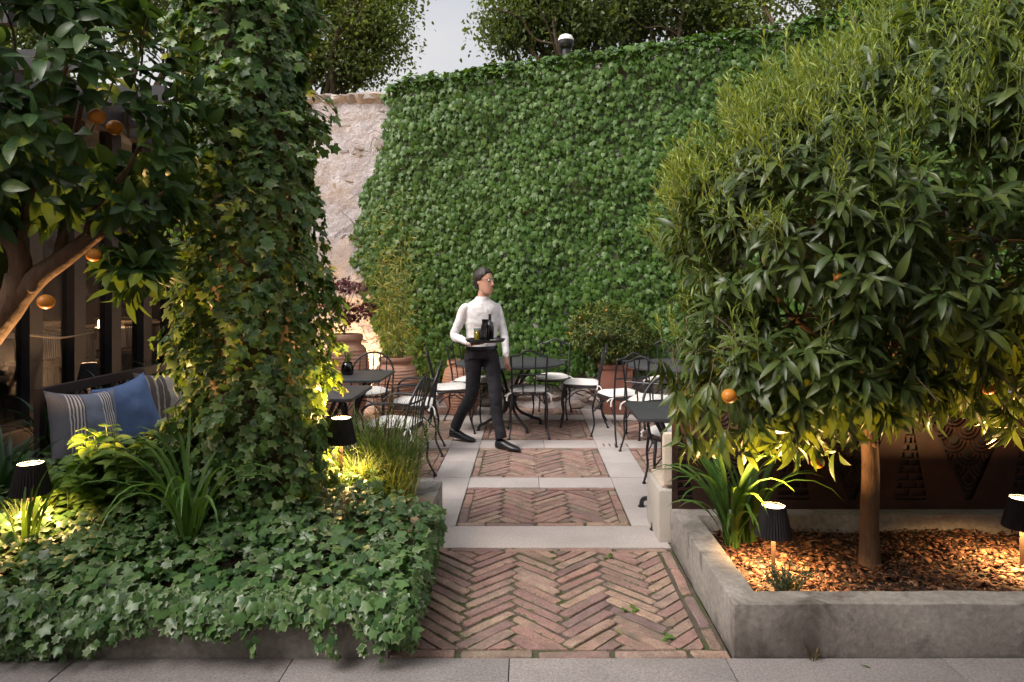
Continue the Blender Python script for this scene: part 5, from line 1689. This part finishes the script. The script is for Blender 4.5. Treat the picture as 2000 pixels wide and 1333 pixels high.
for k, (x, y, z_, lab) in enumerate([(-3.55, 4.15, .30, 'dark strap-leaved clump at the near end of the dark bench'), (-3.3, 4.35, .25, 'dark strap-leaved clump in front of the bench end rail'), (-3.62, 5.2, .35, 'dark strap-leaved clump behind the striped cushion'),
                                     (-3.55, 5.9, .45, 'dark strap-leaved clump behind the plain blue cushion'), (-3.5, 6.6, .5, 'dark strap-leaved clump behind the far cushions'), (-3.75, 7.1, .5, 'dark strap-leaved clump at the glass front'), (-3.9, 4.7, .3, 'dark strap-leaved clump below the first window posts'), (-3.2, 4.0, .35, 'dark strap-leaved clump in the planter beside the left lamp'), (-2.95, 3.8, .35, 'dark strap-leaved clump right behind the left lamp')]):
    strap_plant(lab, x, y, z_ - .1, 26, (.35, .6), (0.2, 1.1), .017, 'agapanthus', .6, 'agapanthus', .06)
# raised bed behind the dark bench
tag(MB().box(-4.42, -3.2, 4.72, 9.0, 0, .30).build('planting_bed', M['soil'], smooth=False), kind='structure')

def leafy(label, x, y, z, h, n_stem, sp, T, m, size, name='leafy_shrub', stem='green_stem', n_single=300):
    t = thing(name, label, 'shrub', (x, y, z))
    PP, TT, NN, SS = [], [], [], []
    for k in range(n_stem):
        a = random.uniform(0, 2 * PI); r_ = sp * math.sqrt(random.random()); hh = h * random.uniform(.55, 1)
        e = np.array([r_ * math.cos(a), r_ * math.sin(a), hh])
        pts = spline([np.array([e[0] * .35, e[1] * .35, -.03]), np.array([e[0] * .7, e[1] * .7, hh * .55]), e], 6)
        MB().tube(pts, [.004, .002], 5).build('stem', M[stem], t)
        for i in range(3, len(pts)):
            for s_ in (0, 1, 2):
                az_ = i * 1.57 + s_ * PI + random.uniform(-.4, .4)
                d = np.array([math.cos(az_), math.sin(az_), random.uniform(-.15, .45)])
                PP.append(pts[i] + np.array([x, y, z])); TT.append(d); NN.append(np.array([0, -.2, 1.0]) - d * .2 + rng.normal(0, .2, 3)); SS.append(random.uniform(*size) * (1.0 if i < len(pts) - 1 else .75))
    foliage(t, T, np.array(PP), np.array(TT), np.array(NN), np.array(SS), M[m], n_single)
    return t
leafy('yellow-green broad-leaved shrub lit by the lamp in front of the cushions', -2.12, 3.60, .33, .50, 22, .30, T_OVATE, 'shrub', (.06, .115))
leafy('low broad-leaved shrub between the lamp and the ivy column', -1.90, 3.95, .34, .36, 14, .24, T_OVATE, 'shrub', (.045, .085))
leafy('small broad-leaved shrub hugging the left lamp stake', -2.42, 3.62, .33, .33, 10, .2, T_OVATE, 'shrub', (.05, .095))
th_ = thing('thyme', 'small wiry grey-green herb tuft at the planter corner by the lamp', 'herb', (1.18, 3.12, .125))
PP, TT = [], []
for k in range(46):
    a = random.uniform(0, 2 * PI); r_ = random.uniform(0.02, .14); hh = random.uniform(.07, .17)
    e = np.array([r_ * math.cos(a), r_ * .7 * math.sin(a), hh])
    pts = spline([e * .25 * np.array([1, 1, 0]), e * np.array([.6, .6, .6]), e], 6)
    MB().tube(pts, [.0016, .0008], 4).build('stem', M['twig'], th_)
    for i in range(3, len(pts)):
        for _ in range(3):
            PP.append(pts[i] + np.array([1.18, 3.12, .125])); TT.append(rng.normal(0, 1, 3) + np.array([0, 0, .5]))
foliage(th_, T_SIMPLE, np.array(PP), np.array(TT), rng.normal(0, 1, (len(PP), 3)), rng.uniform(.009, .016, len(PP)), M['thyme'], 0)

def grass_clump(label, x, y, z, n, L_, sp, m, wid, droop=.6, br=.06):
    t = thing('ornamental_grass', label, 'grass', (x, y, z))
    tuft(t, n, L_, sp, m, wid, (0, 0, 0), 6, 'blades', False, droop, br=br)
    return t
grass_clump('fine variegated grass tumbling over the planter end wall', -0.86, 4.42, .27, 260, (.22, .55), (.1, 1.2), 'grass', .0035, br=.13)
grass_clump('fine pale grass between the lamp and the planter end', -1.05, 4.50, .30, 200, (.25, .55), (.1, 1.05), 'grass', .0035, br=.13)
grass_clump('loose pale grass leaning over the ivy toward the path', -0.84, 4.18, .24, 170, (.2, .42), (.2, 1.3), 'grass', .0035, br=.13)
grass_clump('low pale grass at the foot of the lit lamp by the column', -1.02, 4.15, .30, 240, (.12, .3), (.2, 1.1), 'grass', .004)
grass_clump('thin upright brown-green reeds in front of the armchairs', -0.98, 4.58, .28, 34, (.45, .72), (.05, .55), 'dry_grass', .0035, .15)
grass_clump('reddish brown wiry stems in the ground ivy by the path', -0.98, 3.52, .30, 60, (.14, .3), (.1, .9), 'dry_grass', .002, .1)
grass_clump('yellow lamp-lit grass under the leaning orange tree', -2.52, 3.45, .30, 120, (.1, .24), (.1, .7), 'grass', .003)

# small weeds on the near brick panel and at the planter foot
for k, (x, y) in enumerate([(.50, 3.28), (.47, 3.92), (.60, 3.02)]):
    leafy(['tiny weed in the joints halfway along the near bricks', 'tiny weed at the far edge of the near bricks', 'tiny weed by the front border bricks'][k], x, y, -.004, random.uniform(.008, .016), 4, .045, T_OVATE, 'shrub', (.008, .018), 'weed', n_single=0)
grass_clump('small dry grass tuft at the foot of the planter front', 1.19, 2.85, 0, 30, (.04, .09), (.3, 1.2), 'dry_grass', .0016, .3, .02)
fl = thing('fallen_leaf', 'yellowing fallen leaf on the walk before the planter', 'leaf', (1.36, 2.80, .006))
me = np_mesh('leaf_blade', *[T_NARROW[0][0] * .09, T_NARROW[0][1], T_NARROW[0][2]], M['shrub']); o = put('leaf_blade', me, fl); o.rotation_euler = (0, 0, R(-110))
f2 = thing('fallen_leaf', 'curled pale yellow leaf lying on the near bricks', 'leaf', (.40, 3.10, .006))
me = np_mesh('leaf_blade', *[T_NARROW[1][0] * .06, T_NARROW[1][1], T_NARROW[1][2]], M['bamboo']); o = put('leaf_blade', me, f2); o.rotation_euler = (0, .4, R(-150))

# ------------------------------------------------------------------ restaurant pavilion on the left
bd = thing('restaurant_pavilion', 'dark-framed glazed restaurant pavilion behind the bench', 'building', (-4.6, 3.0, 0))
FX = 0.0; FL = 0.30
posts = [6.3 + .615 * k for k in range(-6, 8)]
for y_ in posts:
    y_ -= 3.0
    MB().box(-.07, .07, y_ - .085, y_ + .085, .28, 3.25).build('post', M['steel_dark'], bd, smooth=False)
for a_, b_ in zip(posts[:-1], posts[1:]):
    a_, b_ = a_ - 3 + .086, b_ - 3 - .086
    pn = MB().box(-.006, .006, a_ + .02, b_ - .02, .36, 2.55).build('pane', M['glass'], bd, smooth=False)
    MB().box(-.03, .03, a_, b_, 2.555, 2.62).build('frame', M['steel_dark'], pn, smooth=False)
    MB().box(-.03, .03, a_, b_, .285, .355).build('frame', M['steel_dark'], pn, smooth=False)
    MB().box(-.03, .03, a_ + .001, a_ + .02, .356, 2.554).build('frame', M['steel_dark'], pn, smooth=False)
    p2_ = MB().box(-.006, .006, a_ + .02, b_ - .02, 2.66, 3.2).build('pane', M['glass'], bd, smooth=False)
MB().box(-5.0, .25, -4.0, 8.2, 3.255, 3.45).build('roof', M['roof'], bd, smooth=False)
MB().box(.25, .30, -4.0, 8.2, 3.20, 3.52).build('fascia', M['steel_dark'], bd, smooth=False)
for k in range(9):
    MB().box(.305, 1.25, -.5 + k * .95, -.42 + k * .95, 3.26, 3.42).build('rafter', M['steel_dark'], bd, smooth=False)
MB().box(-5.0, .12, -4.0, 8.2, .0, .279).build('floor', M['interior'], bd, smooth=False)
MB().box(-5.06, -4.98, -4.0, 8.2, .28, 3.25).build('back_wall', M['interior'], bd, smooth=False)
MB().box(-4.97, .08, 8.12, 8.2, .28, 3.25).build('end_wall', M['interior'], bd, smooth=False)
# tables and woven chairs inside
def dining_table(x, y, label):
    t = thing('dining_table', label, 'table', (x, y, FL - .02), group='laid tables inside the pavilion')
    MB().box(-.4, .4, -.4, .4, .72, .745).build('tabletop', M['white_cloth'], t, bevel=.01)
    q = MB()
    n = 24
    vs, fs = [], []
    for lvl, (zz, k) in enumerate(((.746, 1.0), (.746, 1.005), (.50, 1.03))):
        for i in range(n * 4):
            s_, u = divmod(i, n); u = -1 + 2 * u / n
            x_, y_ = [(u, -1), (1, u), (-u, 1), (-1, -u)][s_]
            f = k + (.03 * math.sin(i * .9) if lvl == 2 else 0)
            vs.append((x_ * .405 * f, y_ * .405 * f, zz))
    m4 = n * 4
    for l_ in range(2):
        for i in range(m4): fs.append((l_ * m4 + i, l_ * m4 + (i + 1) % m4, (l_ + 1) * m4 + (i + 1) % m4, (l_ + 1) * m4 + i))
    fs.append(tuple(range(m4)))
    q._add(vs, fs); q.build('tablecloth', M['white_cloth'], t)
    for sx in (-1, 1):
        for sy in (-1, 1): MB().tube([(sx * .34, sy * .34, 0), (sx * .34, sy * .34, .719)], .02, 8).build('leg', M['steel_dark'], t)
    return t
def woven_chair(x, y, face, label):
    t = thing('woven_chair', label, 'chair', (x, y, FL - .02), R(face - 90), 'woven chairs inside the pavilion')
    for sx in (-1, 1):
        for sy in (-1, 1): MB().tube([(sx * .24, sy * .22, 0), (sx * .20, sy * .19, .42)], .014, 7).build('leg', M['steel_dark'], t)
    MB().box(-.25, .25, -.24, .25, .42, .47).build('seat', M['rope'], t, bevel=.02)
    top_ = [(.28 * math.cos(R(a)), .02 + .28 * math.sin(R(a)), .80) for a in range(160, 381, 10)]
    bot = [(.25 * math.cos(R(a)), .02 + .25 * math.sin(R(a)), .44) for a in range(160, 381, 10)]
    MB().tube(top_, .02, 8).build('back_rail', M['rope'], t)
    q = MB()
    for i in range(len(top_) * 2 - 1):
        f = i / 2; i0 = int(f); i1 = min(len(top_) - 1, i0 + (1 if f > i0 else 0))
        a = [(top_[i0][k] + top_[i1][k]) / 2 for k in range(3)]; b_ = [(bot[i0][k] + bot[i1][k]) / 2 for k in range(3)]
        q.tube([b_, a], .006, 5)
    o = q.build('woven_back', M['rope'], t); o['kind'] = 'stuff'
    return t
dl = ['behind the second window', 'behind the fourth window', 'behind the far windows', 'behind the first window']
for i, (x, y) in enumerate([(-5.65, 7.5), (-5.65, 9.0), (-5.65, 10.4), (-5.6, 6.0)]):
    dining_table(x, y, 'white clothed dining table ' + dl[i] + ' of the pavilion')
    woven_chair(x + .62, y, 180, 'woven rope chair with its back to the glass ' + dl[i])
    woven_chair(x - .62, y, 0, 'woven rope chair facing the glass ' + dl[i])
    woven_chair(x + .02, y - .66, 90, 'woven rope chair at the near table end ' + dl[i])
pl = thing('pendant_bulb', 'bare glowing bulb hanging inside the pavilion', 'lamp', (-5.2, 9.3, 2.42))
MB().ball((0, 0, 0), .035, 12, 9, (1, 1, 1.3)).build('bulb', M['bulb'], pl)
MB().tube([(0, 0, .04), (0, 0, .83)], .004, 5).build('cord', M['iron'], pl)
l = bpy.data.lights.new('bulb_light', 'POINT'); l.energy = 9; l.color = (1, .66, .36); l.shadow_soft_size = .05
o = bpy.data.objects.new('bulb_light', l); COL.objects.link(o); o.parent = pl; o.location = (0, 0, -.09)
cl_ = thing('table_lamp', 'small orange glowing lamp on a laid table inside the pavilion', 'lamp', (-5.62, 9.02, FL - .02 + .747))
MB().lathe([(.05, 0), (.045, .09), (.04, .10)], 16).build('shade', M['bulb'], cl_)
l = bpy.data.lights.new('table_glow', 'POINT'); l.energy = 2.0; l.color = (1, .6, .3); l.shadow_soft_size = .05
o = bpy.data.objects.new('table_glow', l); COL.objects.link(o); o.parent = cl_; o.location = (0, 0, .2)

# unseen house wall and porch roof, added behind the camera to shade the foreground
hb = thing('unseen_house_front', 'unseen plastered house front with a roof added to shade the foreground', 'building', (0, -4.0, 0))
MB().box(-9, 9, -.4, 0, 0, 5.2).build('wall', M['facade'], hb, smooth=False)
MB().box(-1.4, 9.2, .001, 5.5, 3.3, 3.45).build('porch_roof', M['facade'], hb, smooth=False)
for x_ in (5.6, 8.5):
    MB().box(x_ - .15, x_ + .15, 5.0, 5.3, 0, 3.299).build('porch_post', M['facade'], hb, smooth=False)

# ------------------------------------------------------------------ the waiter
wt = thing('person', 'waiter in white shirt and black trousers striding past with a tray of drinks', 'person', (-0.46, 6.75, 0))
W0 = np.array([-0.46, 6.75, 0.0])
def A3(*p): return np.array(p, float) - W0
TF = np.array([.45, -.89, 0]); TF /= np.linalg.norm(TF)          # where the chest faces
TR = np.array([-.89, -.45, 0]); TR /= np.linalg.norm(TR)         # his right
UP = np.array([0, 0, 1.0])
HF = np.array([.86, -.50, 0]); HF /= np.linalg.norm(HF); HR = np.array([-.50, -.86, 0]); HR /= np.linalg.norm(HR)
parts = []           # (MB, material index)
# torso
q = MB()
def sec(c, f, s_, z, rx, ry, R_=TR, F_=TF): return (c + np.array([f[0], f[1], 0]) + UP * (z - c[2]), R_, F_, rx, ry)
c0 = A3(-.46, 6.75, 0)
tors = [(.86, .165, .115), (.93, .170, .118), (1.0, .155, .108), (1.10, .158, .112), (1.22, .178, .124), (1.32, .188, .118), (1.365, .182, .104), (1.395, .155, .09), (1.425, .105, .076), (1.45, .066, .062)]
secs = []
for z_, rx, ry in tors:
    o_ = np.array([.005 + .02 * (z_ - .9), -.01 * (z_ - .9), z_])
    f_ = min(1, max(0, (z_ - .9) / .3)); rr = HR * .35 + TR * .65 if z_ < 1.0 else TR
    rr = rr / np.linalg.norm(rr)
    secs.append((c0 + o_, rr, np.cross(UP, rr) * -1, rx, ry))
q.loft(secs, 24); parts.append((q, 1))
q = MB(); q.loft(secs[:2] + [(secs[1][0] + UP * .03, secs[1][1], secs[1][2], .166, .116)], 24); parts.append((q, 2))
# legs
def leg(hip, knee, ank):
    q = MB(); q.tube(spline([hip, hip + (knee - hip) * .5 + HF * .015, knee, knee + (ank - knee) * .45 - HF * .012, ank], 6), [.092, .086, .074, .066, .062, .060, .055, .058], 16); parts.append((q, 2))
hipR, hipL = A3(-.535, 6.72, .90), A3(-.385, 6.79, .90)
kneL, ankL = A3(-.31, 6.63, .50), A3(-.25, 6.57, .10)
kneR, ankR = A3(-.56, 6.76, .47), A3(-.73, 6.93, .14)
leg(hipL, kneL, ankL); leg(hipR, kneR, ankR)
# arms
def arm(sh, el, wr, mid=None):
    q = MB(); q.tube(spline([sh - (sh - A3(-.46, 6.75, sh[2] + W0[2])) * .25, sh, sh + (el - sh) * .5, el, el + (wr - el) * .5, wr], 6), [.046, .048, .049, .046, .043, .041, .034, .031], 14); parts.append((q, 3))
shR, elR, wrR = A3(-.615, 6.667, 1.345), A3(-.715, 6.66, 1.085), A3(-.545, 6.50, 1.02)
shL, elL, wrL = A3(-.305, 6.82, 1.345), A3(-.235, 6.80, 1.10), A3(-.205, 6.70, .885)
arm(shR, elR, wrR); arm(shL, elL, wrL)
# neck and head
hc = A3(-.425, 6.715, 1.612)
q = MB(); q.tube([A3(-.445, 6.735, 1.41), A3(-.437, 6.728, 1.48), hc + UP * -.06], [.056, .052, .05], 14); parts.append((q, 0))
HDF = np.array([.80, -.60, 0]); HDR = np.array([-.60, -.80, 0])
q = MB()
hs = [(-.125, .028, .034, .052), (-.112, .046, .052, .042), (-.085, .058, .070, .026), (-.05, .066, .084, .012), (-.01, .071, .092, .004), (.03, .074, .096, -.002), (.065, .072, .092, -.006), (.095, .058, .074, -.008), (.113, .034, .044, -.008), (.12, .012, .016, -.008)]
q.loft([(hc + UP * z_ + HDF * f_, HDR, HDF, rx, ry) for z_, rx, ry, f_ in hs], 20); parts.append((q, 0))
q = MB(); q.tube([hc + HDF * .088 + UP * .018, hc + HDF * .103 + UP * -.012, hc + HDF * .112 + UP * -.03, hc + HDF * .095 + UP * -.042], [.010, .013, .016, .010], 8); parts.append((q, 0))
q = MB(); q.tube([hc + HDF * .078 + HDR * -.024 + UP * -.068, hc + HDF * .094 + UP * -.066, hc + HDF * .078 + HDR * .024 + UP * -.068], [.007, .010, .007], 8); parts.append((q, 0))
for s_ in (1, -1):
    q = MB(); q.loft([(hc + HDR * s_ * .068 + HDF * -.012 + UP * (-.03 + .055 * t), HDF, HDR, .016 * math.sin(PI * min(.92, max(.1, t))) + .004, .010) for t in (0.05, .3, .6, .95)], 10); parts.append((q, 0))
# hands
def hand(wr, d, palm_n, curl, thumb_side):
    d = d / np.linalg.norm(d); sd = np.cross(d, palm_n); sd /= np.linalg.norm(sd); pn = np.cross(sd, d)
    q = MB(); q.loft([(wr - d * .02, sd, pn, .026, .022), (wr + d * .03, sd, pn, .036, .018), (wr + d * .075, sd, pn, .042, .015), (wr + d * .095, sd, pn, .038, .012)], 12); parts.append((q, 0))
    for k in range(4):
        b_ = wr + d * .085 + sd * (-.030 + .020 * k)
        L_ = (.068, .078, .074, .058)[k] if thumb_side < 0 else (.058, .074, .078, .068)[k]
        p = [b_]; dd = d.copy()
        for j in range(3):
            dd = dd * math.cos(curl) - pn * math.sin(curl); dd /= np.linalg.norm(dd)
            p.append(p[-1] + dd * L_ / 3)
        q = MB(); q.tube(p, [.0095, .009, .0085, .0075], 8); parts.append((q, 0))
    b_ = wr + d * .02 + sd * thumb_side * .034
    dd = d * .75 + sd * thumb_side * .55 - pn * .25; dd /= np.linalg.norm(dd)
    q = MB(); q.tube([b_ - sd * thumb_side * .012, b_ + dd * .03, b_ + dd * .05 + d * .012], [.013, .011, .009], 8); parts.append((q, 0))
hand(wrR, A3(-.40, 6.41, 1.022) - wrR, UP, -.05, 1)
hand(wrL, A3(-.20, 6.66, .78) - wrL, np.array([-.6, -.3, .1]), .28, 1)
allq = MB()
kd_pts = []
for q, mi in parts:
    allq._add(q.v, q.f, mi)
me = allq.mesh('body_src', [M['skin'], M['shirt'], M['trousers'], M['shirt']])
kd = KDTree(len(allq.v)); vm = []
i = 0
for q, mi in parts:
    for p in q.v:
        kd.insert(Vector(p), i); vm.append(mi); i += 1
kd.balance()
tmp = bpy.data.objects.new('tmp', me); COL.objects.link(tmp)
rm = tmp.modifiers.new('r', 'REMESH'); rm.mode = 'VOXEL'; rm.voxel_size = .0065; rm.use_smooth_shade = True
sm_ = tmp.modifiers.new('s', 'SMOOTH'); sm_.factor = .5; sm_.iterations = 2
dg = bpy.context.evaluated_depsgraph_get()
body = bpy.data.meshes.new_from_object(tmp.evaluated_get(dg))
bpy.data.objects.remove(tmp)
body.name = 'body'
body.materials.clear()
for m_ in ('skin', 'shirt', 'trousers'): body.materials.append(M[m_])
mi = []
for p in body.polygons:
    co, ix, d_ = kd.find(p.center)
    k = vm[ix]
    if k == 1 and p.center.z < .955: k = 2
    if k == 2 and p.center.z > .975: k = 1
    mi.append(1 if k == 3 else k)
body.polygons.foreach_set('material_index', mi)
body.polygons.foreach_set('use_smooth', [True] * len(body.polygons))
bn_ = [v.normal.copy() for v in body.vertices]
bc_ = [v.co.copy() for v in body.vertices]
for i, c_ in enumerate(bc_):
    if .1 < c_.z < 1.40:
        c_ += bn_[i] * (fbm(c_.x * 1.3, c_.y * 1.3, c_.z * 2.2 + 3, 7.0, 3) * (.0045 if c_.z > .96 else .005))
body.vertices.foreach_set('co', [x for c_ in bc_ for x in c_])
body.update()
put('body', body, wt)
q = MB()
for k in range(6):
    z_ = 1.03 + k * .062
    sv = min(secs, key=lambda s_: abs(s_[0][2] - z_))
    q.ball(tuple(np.array([sv[0][0], sv[0][1], z_]) + TF * (sv[4] + .003)), .006, 8, 5)
q.build('buttons', M['white_cloth'], wt)
q = MB(); q.loft([(np.array([0.01, -0.003, z_]) + c0 * np.array([1, 1, 0]) + TF * (np.interp(z_, [t[0] for t in tors], [t[2] for t in tors]) - .004), TR, TF, .016, .006) for z_ in (1.0, 1.1, 1.2, 1.3, 1.38)], 8)
q.build('placket', M['shirt'], wt)
# shirt collar, belt
q = MB(); q.loft([(A3(-.447, 6.738, 1.425), TR, TF, .078, .074), (A3(-.443, 6.733, 1.465), TR, TF, .064, .062)], 18); q.f = q.f[:-2]; q.m = q.m[:-2]
q.build('collar', M['shirt'], wt)
bs = secs[1]
q = MB(); q.loft([(bs[0] + UP * .02, bs[1], bs[2], .176, .124), (bs[0] + UP * .05, bs[1], bs[2], .172, .121)], 24); q.build('belt', M['leather'], wt)
# hair
q = MB()
hh = [(-0.075, 0.057, 0.051, -0.05), (-0.045, 0.071, 0.068, -0.04), (-0.01, 0.079, 0.084, -0.026), (0.03, 0.085, 0.104, -0.01), (0.068, 0.084, 0.105, -0.009), (0.1, 0.072, 0.091, -0.008), (0.128, 0.049, 0.062, -0.006), (0.138, 0.02, 0.026, -0.006)]
q.loft([(hc + UP * z_ + HDF * f_, HDR, HDF, rx, ry) for z_, rx, ry, f_ in hh], 40)
# cut the fringe back so the face shows
vv = []
for p in q.v:
    p = np.array(p); r_ = p - hc; f_ = float(np.dot(r_, HDF)); z_ = r_[2]
    lim_ = (-.01 if z_ < .0 else .03 + (z_ - .03) * .75) if z_ < .075 else 1
    if f_ > lim_: p = p - HDF * (f_ - lim_)
    vv.append(tuple(p))
q.v = [tuple(np.array(p) + (np.array(p) - hc) / np.linalg.norm(np.array(p) - hc) * .011 * fbm(p[0], p[1], p[2], 26.0, 3)) for p in vv]
q.build('hair', M['hair'], wt)
# glasses
gl = MB()
for s_ in (1, -1):
    c_ = hc + HDF * .094 + HDR * s_ * .033 + UP * .014
    gl.tube([c_ + HDR * .024 * math.cos(a) + UP * .017 * math.sin(a) for a in [2 * PI * k / 14 for k in range(14)]], .0025, 5, closed=True)
    gl.tube([c_ + HDR * s_ * .026 + UP * .004, hc + HDR * s_ * .075 + HDF * .03 + UP * .016, hc + HDR * s_ * .073 + HDF * -.02 + UP * .012], .0022, 5)
gl.tube([hc + HDF * .096 + HDR * .010 + UP * .014, hc + HDF * .096 - HDR * .010 + UP * .014], .0022, 5)
gl.build('glasses', M['leather'], wt)
for s_ in (1, -1):
    MB().ball(tuple(hc + HDF * .084 + HDR * s_ * .031 + UP * .014), .009, 10, 7).build('eye', M['white_enamel'], wt)
# shoes
def shoe(ank, toe, lift):
    d = toe - ank; d[2] = 0; d /= np.linalg.norm(d); s_ = np.cross(UP, d)
    z0 = -W0[2]
    q = MB()
    heel = ank - d * .05
    pr = [(-.005, .034, .045, .045 + lift), (.03, .042, .055, .05 + lift), (.09, .043, .045, .045 + lift * .6), (.15, .046, .034, .034 + lift * .25), (.21, .044, .027, .027), (.25, .034, .021, .022), (.272, .014, .012, .016)]
    q.loft([(np.array([heel[0], heel[1], 0]) + d * t + UP * (zz), s_, UP, w_, h_) for t, w_, h_, zz in pr], 16)
    q.v = [(x, y, max(z, .002 + (lift if False else 0))) for x, y, z in q.v]
    q.build('shoe', M['leather'], wt)
shoe(ankL, A3(-.07, 6.44, 0), 0.0); shoe(ankR, A3(-.52, 6.85, 0), .035)

# tray and drinks
tc_ = Vector((-.395, 6.40, 1.052))
ty = thing('serving_tray', 'round black serving tray held at waist height by the waiter', 'tray', tc_)
MB().lathe([(.001, 0.0), (.165, 0.0), (.185, .022), (.19, .022), (.17, -.006), (.001, -.006)], 36, cap0=False, cap1=False).build('tray_dish', M['leather'], ty)
g1 = thing('drink_glass', 'glass of yellow drink on the waiter\'s tray', 'glass', tc_ + Vector((-.075, -.03, .001)))
MB().lathe([(.028, 0.001), (.033, .12), (.031, .12), (.027, .006)], 18, cap1=False).build('glass', M['jar'], g1)
MB().lathe([(.024, .008), (.029, .095)], 16).build('drink', M['drink'], g1)
g2 = thing('dark_bottle', 'dark bottle standing on the waiter\'s tray', 'bottle', tc_ + Vector((.045, -.02, .001)))
MB().lathe([(.036, 0), (.037, .13), (.03, .165), (.014, .19), (.013, .245), (.016, .25), (.014, .255)], 18).build('bottle', M['dark_jar'], g2)
MB().lathe([(.0345, .004), (.035, .10)], 16).build('wine', M['leather'], g2)
g3 = thing('water_carafe', 'smoky grey carafe standing beside the bottle on the waiter\'s tray', 'carafe', tc_ + Vector((-.005, .055, .001)))
MB().lathe([(.045, 0), (.052, .05), (.04, .13), (.028, .17), (.034, .20), (.031, .20), (.025, .17)], 18, cap1=False).build('glass', M['dark_jar'], g3)
g4 = thing('folded_napkin', 'folded grey napkin lying on the waiter\'s tray', 'napkin', tc_ + Vector((.09, -.07, .001)))
MB().box(-.045, .045, -.04, .04, .001, .014).build('cloth', M['white_cloth'], g4, bevel=.004)
for pr_ in (side0, arm0):
    pass
